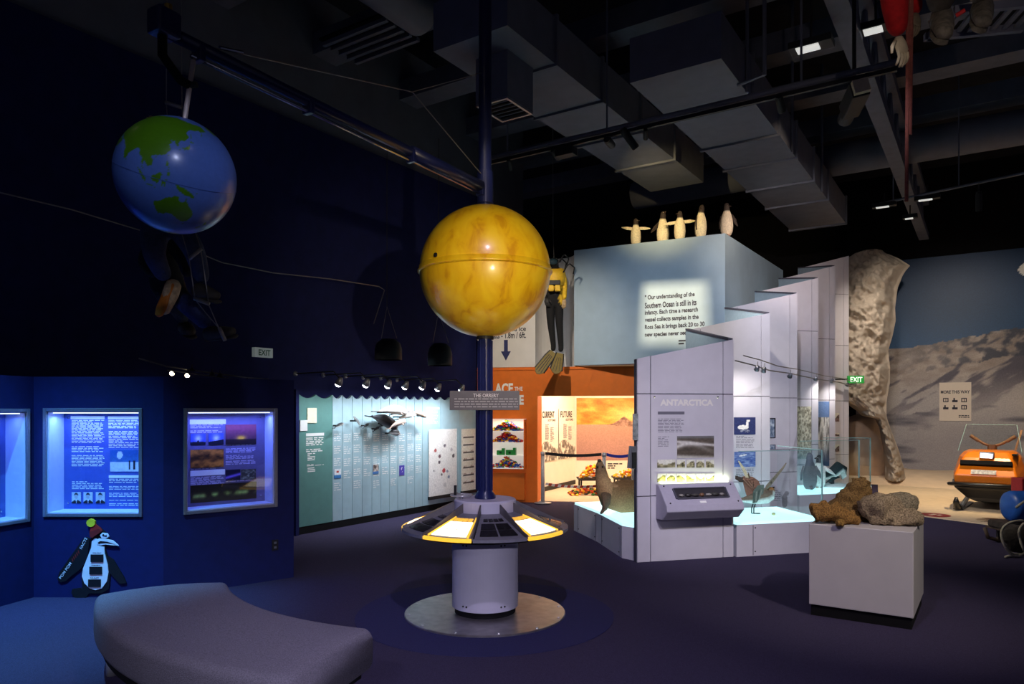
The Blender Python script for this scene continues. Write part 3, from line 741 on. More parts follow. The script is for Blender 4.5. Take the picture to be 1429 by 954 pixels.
whale((555,585), (581,579), .10, two((200,190,180), W2, .3), 'white bellied whale model arching over the pinkish one', .30)
whale((543,598), (567,588), .11, two((196,164,146), (214,196,184)), 'pinkish beige whale model swimming upward', .36)
whale((541,604), (558,605), .19, orca, 'black and white orca model lowest of the cluster', .18)
whale((574,575), (595,582), .12, two((136,112,98), (176,156,140)), 'brown whale model beside the grey text panel', .24)
# wall lamps over the display
for i, (px, py) in enumerate(((473.4,533),(511.6,534.5),(542,536),(566,537.5),(590,538),(611.8,540.5),(644.4,542))):
    lp = Plane(TA + tl.n*.62, TB + tl.n*.62); c_ = lp.Q(px, py)
    t2 = thing('arm_lamp', '%s arm lamp over the whale display, counted from its teal panel' % ('first','second','third','fourth','fifth','sixth','seventh')[i], 'lamp', tuple(c_), 0, 'arm lamps over the whale display')
    nn = Vector((tl.n.x, tl.n.y, 0)); wb = c_ - nn*.84 + Vector((0,0,.13))
    MB().tube([wb, c_+nn*-.1+Vector((0,0,.14)), c_+Vector((0,0,.05))], .009, 6).build('arm', m_darkbits, t2)
    MB().sph(wb, .035, 10, 6).build('wall_mount', m_alu, t2)
    dirv = (nn*-.55 + Vector((0,0,-.83))).normalized(); rot = dirv.to_track_quat('-Z','Y').to_matrix().to_4x4()
    h = MB().lathe([(.0,.07),(.02,.068),(.035,.03),(.05,-.03),(.046,-.03),(.03,.03),(.0,.04)], 14, Matrix.Translation(c_) @ rot).build('shade', m_alu, t2, smooth=True)
    MB().sph(c_+dirv*.034, (.042,.042,.03), 10, 6, rot.to_3x3()).build('bulb', m_bulbw, h)
    spot('arm_lamp_light', c_+dirv*.085, c_ - nn*.62 + Vector((0,0,-1.1)), (22,22,22,22,32,48,54)[i], (236,244,255), 130, 1., .03, t2)
# two dark pendant bells, exit sign, slack wire
for px, x0, y0, w_, h_, lb in ((542,523,472,38,30,'black bell pendant above the whale wall, the one closer to the navy cases'), (614,597,478,34,32,'black bell pendant above the whale wall, the one closer to the blue column')):
    Yd = 10.2; c_ = at(px, y0+h_, Yd); rr = w_/2/1000*Yd; hh = h_/1000*Yd
    o = thing('bell_pendant', lb, 'pendant', tuple(c_))
    MB().lathe([(rr*.96,.0),(rr,.01),(rr,hh*.5),(rr*.86,hh*.78),(rr*.5,hh*.96),(0,hh)], 24, Matrix.Translation(c_)).build('bell', m_darkbits, o, smooth=True)
    MB().tube([c_+Vector((-.1,0,hh)), c_+Vector((-.02,0,hh+.45)), c_+Vector((.12,0,hh))], .005, 5).build('bridle', m_wire, o)
    MB().tube([c_+Vector((-.02,0,hh+.45)), (c_.x-.02, c_.y, 5.5)], .005, 5).build('cord', m_darkbits, o)
s0, s1, z0, z1 = wl.rect(351.5,485.5,376.5,498.5)
t = thing('exit_sign', 'white exit sign with green letters on the dark navy wall', 'sign', tuple(wl.P((s0+s1)/2, z0, .03)))
b = MB(); wl.slab(b, s0, s1, z0, z1, 0, .06); b.build('sign_box', M('exit_white', (176,190,190), .5, var=.02, emit=.16), t)
text('lettering', 'EXIT', wl, s0+(s1-s0)*.2, s1-(s1-s0)*.14, z0+(z1-z0)*.18, z1-(z1-z0)*.2, .063, M('exit_ink', (20,84,60), .5), t, .02)
b = MB(); b.tube([wl.Q(-20,276,.3), wl.Q(80,299,.3), wl.Q(190,331,.3), wl.Q(288,370,.3), wl.Q(360,384,.3), wl.Q(440,392,.3), wl.Q(508,402,.3), wl.Q(516,407,.3), wl.Q(518,452,.05)], .007, 6)
tag(b.build('slack_wire', m_wire), 'thin slack wire strung along the dark navy wall behind the globe', 'wire')

# ------------------------------------------------------------------ the orrery
ORG = Matrix.Translation((OC.x, OC.y, 0))
orr = thing('orrery', 'blue steel orrery with a yellow sun, earth globe on an arm and lit console', 'orrery', (OC.x, OC.y, 0))
m_drum = M('drum_lilac_white', (186, 184, 202), .5, var=.03, scale=8)
bp = MB().lathe([(0,.006),(.646,.006),(.646,.016),(.64,.02),(0,.02)], 72, ORG).build('base_plate', M('brushed_plate', (160,156,158), .36, .85, var=.18, scale=14, bump=.06, bscale=90), orr)
for k in range(12):
    a = 2*math.pi*k/12+.2; MB().lathe([(0,.02),(.012,.02),(.01,.026),(0,.027)], 10, Matrix.Translation((OC.x+.61*math.cos(a), OC.y+.61*math.sin(a), 0))).build('bolt', m_steel, bp)
MB().lathe([(.245,.02),(.245,.075)], 48, ORG).build('kick_ring', m_black, orr, smooth=True)
dr = MB().lathe([(.0,.07),(.266,.07),(.266,.62),(.0,.62)], 64, ORG).build('drum', m_drum, orr)
for z_ in (.11, .585):
    for a in (-128, -121, -60, -53, 30, 37, 150, 157):
        a = R_(a); MB().sph((OC.x+.266*math.cos(a), OC.y+.266*math.sin(a), z_), .008, 8, 6).build('screw', m_darkbits, dr)
MB().lathe([(.0,.60),(.275,.60),(.60,.665),(.64,.69),(.62,.70),(.0,.70)], 60, ORG).build('console_underside', m_black, orr)
MB().lathe([(.25,.69),(.25,.915),(.24,.926),(.0,.928)], 48, ORG).build('console_hub', m_drum, orr)
m_fin = M('console_fin', (96, 92, 96), .5, .3); m_tray = M('console_tray', (120, 120, 132), .45, .3)
m_screen = M('lit_screen', (255, 236, 190), .4, var=.04, scale=30, emit=2.3); m_glowedge = M('glowing_edge', (255, 196, 60), .4, var=.05, emit=.9)
m_tile = M('dark_photo_tile', (30, 28, 32), .25, var=.6, scale=40); m_key = M('amber_key', (255, 190, 70), .4, var=.1, emit=.7)
def wedge_pt(r, a, dz=0.):
    z = .835 + (.708-.835)*(r-.26)/(.66-.26)
    return Vector((OC.x + r*math.sin(a), OC.y - r*math.cos(a), z+dz))
def wedge(mb, r0, r1, a0, a1, dz0, dz1, n=8):
    """curved tile on the sloping ring; angles measured from the viewer's side, towards the right"""
    pts = []
    for dz in (dz0, dz1):
        for r in (r0, r1):
            pts += [wedge_pt(r, a0+(a1-a0)*i/n, dz) for i in range(n+1)]
    m = n+1; f = []
    for i in range(n):
        f += [(i, m+i, m+i+1, i+1), (2*m+i, 2*m+i+1, 3*m+i+1, 3*m+i), (m+i, 3*m+i, 3*m+i+1, m+i+1), (i, i+1, 2*m+i+1, 2*m+i)]
    f += [(0, 2*m, 3*m, m), (n, m+n, 3*m+n, 2*m+n)]
    mb._a(pts, [q[::-1] for q in f]); return mb
for k in range(10):
    a0 = R_(-42+36*k); a1 = a0+R_(36); g = R_(1.2); lit = k % 2 == 0
    tr = wedge(MB(), .26, .66, a0+g, a1-g, -.02, 0).build('wedge_tray', m_tray, orr)
    rim = wedge(MB(), .652, .668, a0+g*.4, a1-g*.4, -.018, .004).build('rim_strip', m_glowedge if lit else m_tray, tr)
    if lit:
        wedge(MB(), .41, .625, a0+R_(4.6), a1-R_(4.6), .002, .008).build('lit_screen', m_screen, tr)
        for q in (a0+R_(2.6), a1-R_(3.8)): wedge(MB(), .34, .64, q, q+R_(1.2), .001, .012, 2).build('glow_strip', m_glowedge, tr)
        for i in range(4):
            b0 = a0+R_(6+6.1*i); wedge(MB(), .35, .39, b0, b0+R_(5.2), .002, .007, 3).build('key', m_key, tr)
        b = MB()
        for i in range(4): b.sph(wedge_pt(.47+.06*(i//2), a0+R_(12+9*(i%2)), .009), (.006,.006,.002), 6, 4)
        tag(b.build('printed_dots', m_ink, tr), kind='stuff')
    else:
        for i in range(4):
            r0 = (.43, .53)[i//2]; b0 = a0+R_(4.5+14*(i%2)); wedge(MB(), r0, r0+.085, b0, b0+R_(12.6), .002, .008, 5).build('photo_tile', m_tile, tr)
        for i in range(4):
            b0 = a0+R_(6+6.1*i); wedge(MB(), .35, .39, b0, b0+R_(5.2), .002, .007, 3).build('key', m_tile, tr)
    # divider fin
    c_, s_ = math.sin(a0), -math.cos(a0)
    q = lambda r, z: (OC.x+r*c_, OC.y+r*s_, z)
    b = MB(); b.fin([q(.25,.82), q(.66,.70), q(.66,.728), q(.60,.745), q(.25,.905)], .010, (-s_, c_, 0)); b.build('divider_fin', m_fin, tr)
# turning wheel on the hub
wc = Vector((OC.x-.19, OC.y-.02, .955)); wh = MB()
ringp = [wc+Vector((.085*math.cos(2*math.pi*i/20), .085*math.sin(2*math.pi*i/20), 0)) for i in range(21)]
wh.tube(ringp, .008, 6); 
for i in range(4): wh.tube([wc, wc+Vector((.085*math.cos(i*math.pi/2+.4), .085*math.sin(i*math.pi/2+.4), 0))], .006, 6)
wh.tube([(wc.x,wc.y,.926), wc], .014, 8)
wh = wh.build('hand_wheel', m_steel, orr, smooth=True)
MB().tube([wc+Vector((-.045,-.06,0)), wc+Vector((-.045,-.06,.085))], .011, 8).build('knob_handle', m_darkbits, wh)
# column
cl_ = MB().lathe([(.085,.927),(.085,.95),(.06,.985),(.052,1.0),(.052,2.3)], 28, ORG)
cl_.lathe([(.052,2.3),(.052,7.39)], 28, ORG); colm = cl_.build('column', m_navymetal, orr, smooth=True)
for k in range(8):
    a = 2*math.pi*k/8; MB().tube([(OC.x+.054*math.cos(a), OC.y+.054*math.sin(a), .99), (OC.x+.054*math.cos(a), OC.y+.054*math.sin(a), 2.2)], .009, 6).build('column_rib', m_navymetal, colm)
MB().lathe([(.052,3.30),(.066,3.305),(.066,3.56),(.052,3.565)], 28, ORG).build('collar', m_navymetal, colm)
# the sun
SC = Vector((OC.x, OC.y, 2.757)); SR = .527
m = M('sun_yellow', (236, 190, 22), .36, var=.0, coat=.35)
nt = m.node_tree; b_ = nt.nodes['Principled BSDF']
tc = nt.nodes.new('ShaderNodeTexCoord'); mp = nt.nodes.new('ShaderNodeMapping'); mp.inputs['Scale'].default_value = (9,9,4.5); mp.inputs['Rotation'].default_value = (.5,.3,0)
n1 = nt.nodes.new('ShaderNodeTexNoise'); n1.inputs['Scale'].default_value = 1.0; n1.inputs['Detail'].default_value = 5; n1.inputs['Distortion'].default_value = .5
r1 = nt.nodes.new('ShaderNodeValToRGB'); e = r1.color_ramp.elements
e[0].position = .34; e[0].color = lin((214,154,14))+(1,); e[1].position = .62; e[1].color = lin((244,202,30))+(1,)
x_ = r1.color_ramp.elements.new(.44); x_.color = lin((234,184,18))+(1,)
nt.links.new(tc.outputs['Object'], mp.inputs[0]); nt.links.new(mp.outputs[0], n1.inputs['Vector']); nt.links.new(n1.outputs['Fac'], r1.inputs[0]); nt.links.new(r1.outputs[0], b_.inputs['Base Color'])
sun = MB().sph(SC, SR, 72, 40).build('sun_globe', m, orr, smooth=True)
MB().lathe([(SR-.004,-.022),(SR+.004,-.018),(SR+.016,-.012),(SR+.016,-.004),(SR+.005,.004),(SR+.004,.03),(SR-.004,.034)], 72, Matrix.Translation(SC)).build('flange', m, sun, smooth=True)
a = R_(-133)
MB().lathe([(0,-.004),(.017,-.004),(.017,.006),(0,.007)], 12, Matrix.Translation(SC+Vector((SR*math.cos(a), SR*math.sin(a), .052))) @ Matrix.Rotation(a,4,'Z') @ Matrix.Rotation(R_(84),4,'Y')).build('access_plug', m_darkbits, sun)
MB().lathe([(.0,-.02),(.07,-.02),(.065,.012),(.0,.012)], 20, Matrix.Translation(SC-Vector((0,0,SR)))).build('lower_collar', m_darkbits, sun)
# swing arm
AZ = 3.43; AE = Vector((-1.626, 3.39, AZ)); AO = Vector((OC.x, OC.y, AZ)); ad = (AE-AO).normalized(); sd = ad.cross(Vector((0,0,1)))
arm = MB().tube([AO+ad*.05, AE+ad*.05], .032, 12).build('swing_arm', m_navymetal, orr, smooth=True)
MB().tube([AO+ad*.07, AO+ad*.95], .044, 12).build('arm_sleeve', m_navymetal, arm, smooth=True)
MB().tube([AO+ad*.05+Vector((0,0,-.06)), AE-ad*.12+Vector((0,0,-.06))], .010, 8).build('drive_rod', m_chrome, arm, smooth=True)
MB().tube([AO+ad*.8+sd*.03+Vector((0,0,.02)), AE-ad*.05+sd*.03+Vector((0,0,.02))], .014, 8).build('side_tube', m_navymetal, arm, smooth=True)
for q in (.07, .95, 1.9, 2.62): MB().box(AO+ad*q+Vector((0,0,-.03)), (.035,.07,.09), math.atan2(ad.y, ad.x)).build('bracket', m_navymetal, arm, bevel=.006)
MB().box(AE+ad*.02+Vector((0,0,.03)), (.12,.10,.12), math.atan2(ad.y, ad.x)).build('gear_box', m_navymetal, arm, bevel=.012)
MB().tube([AE+Vector((0,0,.08)), AE+Vector((0,0,.13))], .018, 10).build('gear_pin', M('brass', (190,150,60), .35, .8), arm)
ring = AO+Vector((0,0,0))+ad*.94+Vector((0,0,.42))
cb = MB().tube([AO+ad*2.56+Vector((0,0,.03)), ring], .004, 6).build('stay_cable', m_wire, arm)
MB().tube([ring, AO+Vector((0,0,.94))], .004, 6).build('stay_cable', m_wire, arm); MB().tube([ring, AO+ad*.06+Vector((0,0,.1))], .004, 6).build('stay_cable', m_wire, arm)
MB().tube([AO+ad*2.50+Vector((0,0,.05)), AO+ad*2.36+Vector((0,0,.085))], .010, 8).build('turnbuckle', m_chrome, arm)
# the earth
EC = at(241, 243, 3.5); ER = .276
EC = Vector((-1.640, 3.50, 2.785))
top = at(270, 84, 3.505); axis_r = (top-EC).normalized()
MB().tube([top, EC], .012, 10).build('globe_rod', M('pale_rod', (214,196,186), .45, .2), arm, smooth=True)
MB().tube([AE+ad*.03, AE+ad*.03+Vector((0,0,-.12)), at(243,100,3.45), at(252,112,3.47), at(264,119,3.5)], .022, 10).build('curved_pipe', m_black, arm, smooth=True)
MB().tube([at(262,119,3.5), at(275,118,3.5)], .016, 10).build('clamp', m_darkbits, arm)
lands = [
 [(72,70),(77,105),(73,140),(70,178),(66,179),(62,178),(60,165),(55,162),(51,157),(58,163),(62,160),(59,150),(59,142),(54,136),(48,140),(43,135),(43,131),(39,128),(35,129),(35,127),(38,125),(40,124),(39,121),(41,118),(37,122),(35,119),(31,122),(28,121),(24,118),(22,114),(21,110),(19,106),(16,108),(11,109),(9,105),(13,100),(8,99.5),(2,103.5),(1.5,104),(6,100),(10,98.5),(16,97),(16,94),(20,93),(22,91),(21.5,88),(16,82),(10,80),(8,77.5),(12,75),(19,73),(21,70),(24,67),(25,60),(27,56),(30,50),(24,52),(25,57),(22,60),(17,55),(13,45),(20,40),(28,35),(32,34),(36,36),(37,30),(41,29),(41,38),(46,38),(46,30),(44,28),(41,23),(37,23),(40,19),(45,13),(41,17),(38,16),(44,9),(43,4),(37,-2),(37,-9),(43,-9),(44,-2),(48,-4),(51,2),(54,9),(57,10),(54,14),(55,21),(60,23),(60,30),(65,22),(60,18),(56,14),(59,6),(63,7),(70,20),(70,30),(66,42),(69,55)],
 [(-10.7,142.5),(-17,141),(-15,136),(-12,136.5),(-11.5,132),(-14.5,129.5),(-14,126.5),(-17.5,122.5),(-20,119),(-22,114),(-26,113.5),(-32,115.7),(-35,117.5),(-34,123),(-32,126),(-31.5,131),(-35,136),(-38,140.5),(-39,146),(-37.5,149.8),(-33,152),(-28,153.5),(-24,151.5),(-19,146.5),(-14.5,144)],
 [(-41,145),(-43.5,147),(-41,148)], [(-.5,131),(-1.5,137),(-3,141),(-6,147),(-10.5,150.5),(-9,143),(-8,138),(-4,133)],
 [(-5.5,148.5),(-4.3,152),(-6,151)],
 [(7,117),(5.5,119),(1,118),(-4,116),(-3,111),(0.5,109),(2,111),(4.5,114)], [(5.5,95.5),(3.5,99),(-1,104),(-5.8,105.8),(-4,102),(1,98.5)],
 [(-6,105.3),(-6.3,108),(-7,112.5),(-8.6,114.5),(-8,110),(-7,106)], [(1.6,125),(0,120.3),(-1,123),(-5,122.5),(-3,121),(-5.5,120),(-2.5,119),(1,120)],
 [(18.6,121),(18,122.3),(14,123),(13,124),(14,120.5),(16,120)], [(9.5,126),(6,126),(6,122.5),(8.5,123.5)], [(11.5,125),(10,124),(10.5,122.5)],
 [(41,141),(35,140.7),(34.5,137),(33.5,135.5),(34,131),(36,136),(38,139)], [(45.5,142),(43,145.5),(42,141),(43.5,141.5)], [(33.8,131),(31.2,131),(32.5,129.8)],
 [(25,121.8),(22,120.8),(23.5,120.2)], [(20,110.8),(18.5,110.5),(19,108.8)], [(54,143),(46,143.5),(50,142)], [(9.5,80),(6,81.5),(8,79.8)],
 [(-34.5,173),(-38,178.3),(-41.5,175),(-39,174)], [(-40.7,172.8),(-43.5,172.8),(-46.5,169),(-45,167),(-42,171.5)],
 [(37,10),(32,20),(31,32),(20,37),(11,43),(12,51),(0,43),(-15,40),(-26,33),(-34,26),(-34,18),(-17,12),(0,9),(5,0),(5,-8),(15,-17),(28,-12),(36,-5)],
 [(70,-160),(71,-125),(68,-100),(60,-94),(52,-80),(62,-75),(50,-57),(44,-66),(35,-76),(26,-80),(30,-90),(20,-97),(16,-88),(8,-80),(16,-97),(23,-109),(34,-120),(48,-124),(60,-145),(58,-158)],
 [(11,-74),(5,-52),(-6,-35),(-23,-42),(-38,-57),(-54,-69),(-40,-73),(-18,-71),(-5,-81)],
 [(-70,-60),(-68,0),(-68,60),(-66,110),(-68,160),(-80,170),(-90,170),(-90,-170),(-78,-170),(-74,-110)]]
nlon, nlat = 300, 150
lo = np.linspace(-180, 180, nlon, endpoint=False)[None,:].repeat(nlat+1, 0); la = np.linspace(-90, 90, nlat+1)[:,None].repeat(nlon, 1)
mask = np.zeros(lo.shape, bool)
for pg_ in lands:
    ins = np.zeros(lo.shape, bool); n = len(pg_)
    for i in range(n):
        y1, x1 = pg_[i]; y2, x2 = pg_[(i+1)%n]
        if y1 == y2: continue
        cond = (y1 > la) != (y2 > la)
        ins ^= cond & (lo < (x2-x1)*(la-y1)/(y2-y1)+x1)
    mask |= ins
fwd = (Vector((0,0,HC))-EC).normalized(); upv = axis_r - fwd*axis_r.dot(fwd); upv.normalize(); rt = upv.cross(fwd).normalized()
# orient so that latitude 7 N, longitude 131 E faces the viewer and north follows the rod
l0 = R_(7); Nn = upv*math.cos(l0) + fwd*math.sin(l0); Ff = fwd*math.cos(l0) - upv*math.sin(l0); Ee = rt
b = MB(); pts = []
for i in range(nlat+1):
    ph = R_(la[i,0])
    for k in range(nlon):
        a = R_(lo[i,k]-131)
        pts.append(EC + (Ff*math.cos(a)*math.cos(ph) + Ee*math.sin(a)*math.cos(ph) + Nn*math.sin(ph))*ER)
b._a(pts, [(i*nlon+k, i*nlon+(k+1)%nlon, (i+1)*nlon+(k+1)%nlon, (i+1)*nlon+k) for i in range(nlat) for k in range(nlon)])
oc_, ln_ = lin((80,112,184)), lin((76,124,18))
b.c = [ln_ if q else oc_ for q in mask.ravel()]
m_earth = MA('earth_paint', .32, emit=0, coat=.3, mottle=.05); earth = b.build('earth_globe', m_earth, orr, smooth=True)
b = MB(); b.tube([EC + (Ff*math.cos(2*math.pi*i/96) + Ee*math.sin(2*math.pi*i/96))*(ER+.0005) for i in range(97)], .0015, 5); b.build('seam', M('seam_blue', (60,90,160), .4), earth)
# title plate on the column
sp_ = Plane((at(627.5,0,5.70).x, 5.70), (at(725,0,5.70).x, 5.70))
b = MB(); sp_.slab(b, 0, sp_.L, sp_.zz(677,572), sp_.zz(677,545), -.012, 0); sg = b.build('title_plate', M('slate_plate', (82,80,84), .5, .2, var=.06), orr, bevel=.002)
m_plink = M('silver_letters', (196,192,190), .5, var=.03)
text('lettering', 'THE ORRERY', sp_, sp_.sx(660.5), sp_.sx(696), sp_.zz(677,554.2), sp_.zz(677,549), .002, m_plink, sg, .01)
b = MB(); words(b, sp_, sp_.sx(634), sp_.sx(723), sp_.zz(677,570), sp_.zz(677,555.5), .001, 4, 8, .5, .035, False); b.build('text_block', M('silver_small', (140,138,138), .5), sg)
b = MB(); b.box((OC.x, 5.742, 1.725), (.09,.05,.03)); b.build('plate_clamp', m_darkbits, sg)

# ------------------------------------------------------------------ curved bench
bc = Vector((OC.x+.02, OC.y+.02)); R0, R1 = 1.96, 2.76; A0, A1 = R_(204.8), R_(253.5)
bn = thing('curved_bench', 'curved grey fabric bench on short metal legs beside the orrery', 'bench', (bc.x+2.3*math.cos((A0+A1)/2), bc.y+2.3*math.sin((A0+A1)/2), 0))
n = 26
outl = [(bc.x+R1*math.cos(A0+(A1-A0)*i/n), bc.y+R1*math.sin(A0+(A1-A0)*i/n)) for i in range(n+1)] + [(bc.x+R0*math.cos(A1-(A1-A0)*i/n), bc.y+R0*math.sin(A1-(A1-A0)*i/n)) for i in range(n+1)]
m_fab = M('grey_weave', (122, 118, 134), .95, var=.28, scale=160, bump=.6, bscale=260, spec=.1)
# cushion as rounded sections swept round the arc
sec = []
def sect():
    pts = []; w_, z0, z1, r = (R1-R0)/2, .225, .455, .055
    for cx_, cz_, a0 in ((w_-r, z1-r, 0), (-w_+r, z1-r, 90), (-w_+r, z0+r, 180), (w_-r, z0+r, 270)):
        for k in range(6):
            a = R_(a0+90*k/5); pts.append((cx_+r*math.cos(a), cz_+r*math.sin(a)))
        if a0 == 0:
            for q in (.6,.2,-.2,-.6): pts.append((q*(w_-r), z1+.018*(1-q*q)))
    return pts
S0 = sect(); ns = len(S0); pts = []; rows = []
angs = [(A0, .80)] + [(A0+.008, .92), (A0+.02, 1.)] + [(A0+.02+(A1-A0-.04)*i/30, 1.) for i in range(1,30)] + [(A1-.02, 1.), (A1-.008, .92), (A1, .80)]
rm = (R0+R1)/2
for a, k in angs:
    zc = .33
    for x, z in S0:
        kx = 1-(1-k)*.25; r = rm + x*kx; zz_ = zc+(z-zc)*k
        pts.append((bc.x+r*math.cos(a), bc.y+r*math.sin(a), zz_))
b = MB(); m_ = len(angs)
b._a(pts, [(i*ns+j, i*ns+(j+1)%ns, (i+1)*ns+(j+1)%ns, (i+1)*ns+j) for i in range(m_-1) for j in range(ns)] + [tuple(range(ns))[::-1], tuple(range((m_-1)*ns, m_*ns))])
b.build('cushion', m_fab, bn, smooth=True)
b = MB().prism([(bc.x+(rm+(x-rm)*.9)*1.0*math.cos(a), bc.y+(rm+(x-rm)*.9)*math.sin(a)) for x, a in [(R1, A0+.03+(A1-A0-.06)*i/n) for i in range(n+1)] + [(R0, A1-.03-(A1-A0-.06)*i/n) for i in range(n+1)]], .18, .215); b.build('seat_base', m_black, bn)
for a, r in ((A0+.105, R1-.10), (A0+.10, R0+.14), (A1-.12, R1-.16), (A1-.12, R0+.14), ((A0+A1)/2, R1-.16), ((A0+A1)/2, R0+.14)):
    lg = MB().tube([(bc.x+r*math.cos(a), bc.y+r*math.sin(a), 0.), (bc.x+r*math.cos(a), bc.y+r*math.sin(a), .19)], .035, 16).build('leg', m_steel, bn, smooth=True)

# ------------------------------------------------------------------ zig-zag Antarctica wall
VA = Vector((1.338, 7.67)); RA = Vector((2.467, 7.97)); ST = Vector((.896, 1.36))
zw = thing('zigzag_wall', 'tall stepped zigzag display wall of lilac white panels', 'display wall', (VA.x, VA.y, 0))
ZP = []
for i in range(6):
    v_ = VA+ST*i; r_ = RA+ST*i; pl = Plane(v_, r_); ZP.append(pl); zv, zr = 2.185+.46*i, 2.42+.476*i
    topz = lambda s_: zv+(zr-zv)*s_/pl.L
    b = MB(); pl.slab(b, .0, pl.L, 0, zv-.004, -.075, -.016, zr-.004); bk_ = b.build('panel_frame', m_joint, zw)
    xs = [0, .135*pl.L, .885*pl.L, pl.L]; zs = [0, .71] + ([1.05] if i > 1 else []) + [1.81] + ([2.95] if i > 2 else []) + ([4.0] if i > 4 else [])
    for a_, c_ in zip(xs[:-1], xs[1:]):
        for j, z0 in enumerate(zs):
            g = .005; z1 = zs[j+1] if j+1 < len(zs) else None; b = MB()
            if z1 is None: pl.slab(b, a_+g, c_-g, z0+g, topz(a_), -.016, 0, topz(c_))
            else: pl.slab(b, a_+g, c_-g, z0+g, z1-g, -.016, 0)
            b.build('wall_panel', m_zig, bk_)
    if i < 5:
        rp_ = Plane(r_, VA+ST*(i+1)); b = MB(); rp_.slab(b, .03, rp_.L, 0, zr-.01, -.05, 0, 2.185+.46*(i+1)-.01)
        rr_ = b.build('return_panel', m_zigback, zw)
        b = MB(); P = rp_.P; za, zb_ = zr-.01, 2.185+.46*(i+1)-.01
        b.hexa([P(.03,za,.004), P(rp_.L,zb_,.004), P(rp_.L,zb_,-.054), P(.03,za,-.054)], [P(.03,za+.025,.004), P(rp_.L,zb_+.025,.004), P(rp_.L,zb_+.025,-.054), P(.03,za+.025,-.054)])
        b.build('top_trim', m_joint, rr_)
# prints on the first panel
pA = ZP[0]
title = text('lettering', 'ANTARCTICA', pA, pA.sx(921), pA.sx(995), pA.zz(958,566), pA.zz(958,557), .004, M('cream_letters', (234,230,224), .5, var=.02), zw, .05)
pA.slab(MB(), *pA.rect(918,574,955,578), 0, .003).build('heading_strip', m_greyink, zw)
b = MB(); words(b, pA, *pA.rect(918,584,955,604), .002, 10, 2, ww=.05, fill=.35); words(b, pA, *pA.rect(918,609,934,624), .002, 7, 3, ww=.05, fill=.35); b.build('text_block', m_greyink, zw)
def valley(u, v):
    n = fbm(u*9, v*14, 61); c = mixc(C(64,58,52), C(110,98,86), n)
    k = np.exp(-((v-.75+.18*u)**2/.004))+np.exp(-((v-.36-.28*np.sin(u*3.0+.6))**2/.012))*np.clip(1.1-u,0,1); c = mixc(c, C(216,212,206), k)
    c = mixc(c, C(120,120,122), np.clip((v-.84)*9,0,1)); return mixc(c, C(200,196,190), np.clip((.1-v+.1*(1-u))*8,0,1))
paint('photograph', pA, *pA.rect(944.5,608,996,638.5), .002, valley, m_print, zw, 56)
def thumb(seed, tint):
    def f(u, v):
        n = fbm(u*4+seed, v*4, seed); c = mixc(C(60,58,44), C(*tint), n*2-.4)
        return np.where(((v > .6+.2*np.sin(u*4+seed))[...,None]), C(226,224,214), c)
    return f
for k, (x0, x1) in enumerate(((917,942),(944.5,955.5),(958,969),(971.5,982.5),(985,996))): paint('photograph', pA, *pA.rect(x0,641,x1,652), .002, thumb(k+3, (196,186,150)), m_print, zw, 18)
for k in range(6):
    x0 = 917+13.55*k; paint('photograph', pA, *pA.rect(x0,660.5,x0+11.5,672), .002, thumb(k+11, (210,200,110)), m_print, zw, 18)
for px, py in ((913,553.5), (1001.5,554)): MB().sph(pA.Q(px, py, .004), .012, 8, 6).build('fixing_screw', m_chrome, zw)
# prints on the other panels
def swan(u, v):
    c = mixc(C(40,48,92), C(62,70,118), fbm(u*6, v*26, 5)); 
    bd = ((u-.42)/.26)**2+((v-.42)/.13)**2 < 1; nk = ((u-.62)/.06)**2+((v-.62)/.2)**2 < 1; hd = ((u-.66)/.09)**2+((v-.8)/.07)**2 < 1
    rf = (((u-.5)/.22)**2+((v-.2)/.1)**2 < 1) & (fbm(u*8,v*20,3) > .45)
    c = np.where(rf[...,None], C(150,154,170), c); return np.where((bd|nk|hd)[...,None], C(240,238,236), c)
def ocean(u, v):
    c = mixc(C(60,84,160), C(150,172,214), fbm(u*5, v*18, 9)*2-.5); return np.where((((u-.4)/.2)**2+((v-.76-.2*(u-.4))/.05)**2 < 1)[...,None], C(236,238,244), c)
def colony(u, v): 
    c = mixc(C(120,116,98), C(226,222,200), fbm(u*16, v*26, 13)*2.1-.5); return mixc(c, C(150,176,190), np.clip((.3-v)*3,0,1)*.6)
def berg(u, v):
    c = mixc(C(60,62,60), C(236,236,232), fbm(u*9, v*7, 15)*2.4-.6); c = np.where((v > .76)[...,None], C(110,140,190), c); return mixc(c, C(70,100,140), np.clip((.3-v)*4,0,1))
def frame_(u, v):
    e = (u < .12)|(u > .88)|(v < .05)|(v > .95); return np.where(e[...,None], C(14,14,20), mixc(C(60,80,110), C(210,220,230), fbm(u*4,v*6,17)*1.6-.3))
pB, pC, pD, pE, pF = ZP[1:]
paint('photograph', pB, *pB.rect(1024,582,1054,606), .002, swan, m_print, zw, 44); paint('photograph', pB, *pB.rect(1024.5,630,1054,651), .002, ocean, m_print, zw, 44)
b = MB(); words(b, pB, *pB.rect(1027,608,1053,626), .002, 8, 4, ww=.05, fill=.3); words(b, pB, *pB.rect(1027,654,1053,670), .002, 7, 5, ww=.05, fill=.3); b.build('text_block', m_greyink, zw)
paint('photograph', pC, *pC.rect(1070,583,1082,611), .002, frame_, m_print, zw, 20); paint('photograph', pC, *pC.rect(1072,620,1082,627), .002, frame_, m_print, zw, 16)
b = MB(); words(b, pC, *pC.rect(1080,684,1090,700), .002, 6, 4, ww=.05, fill=.3); b.build('text_block', m_greyink, zw)
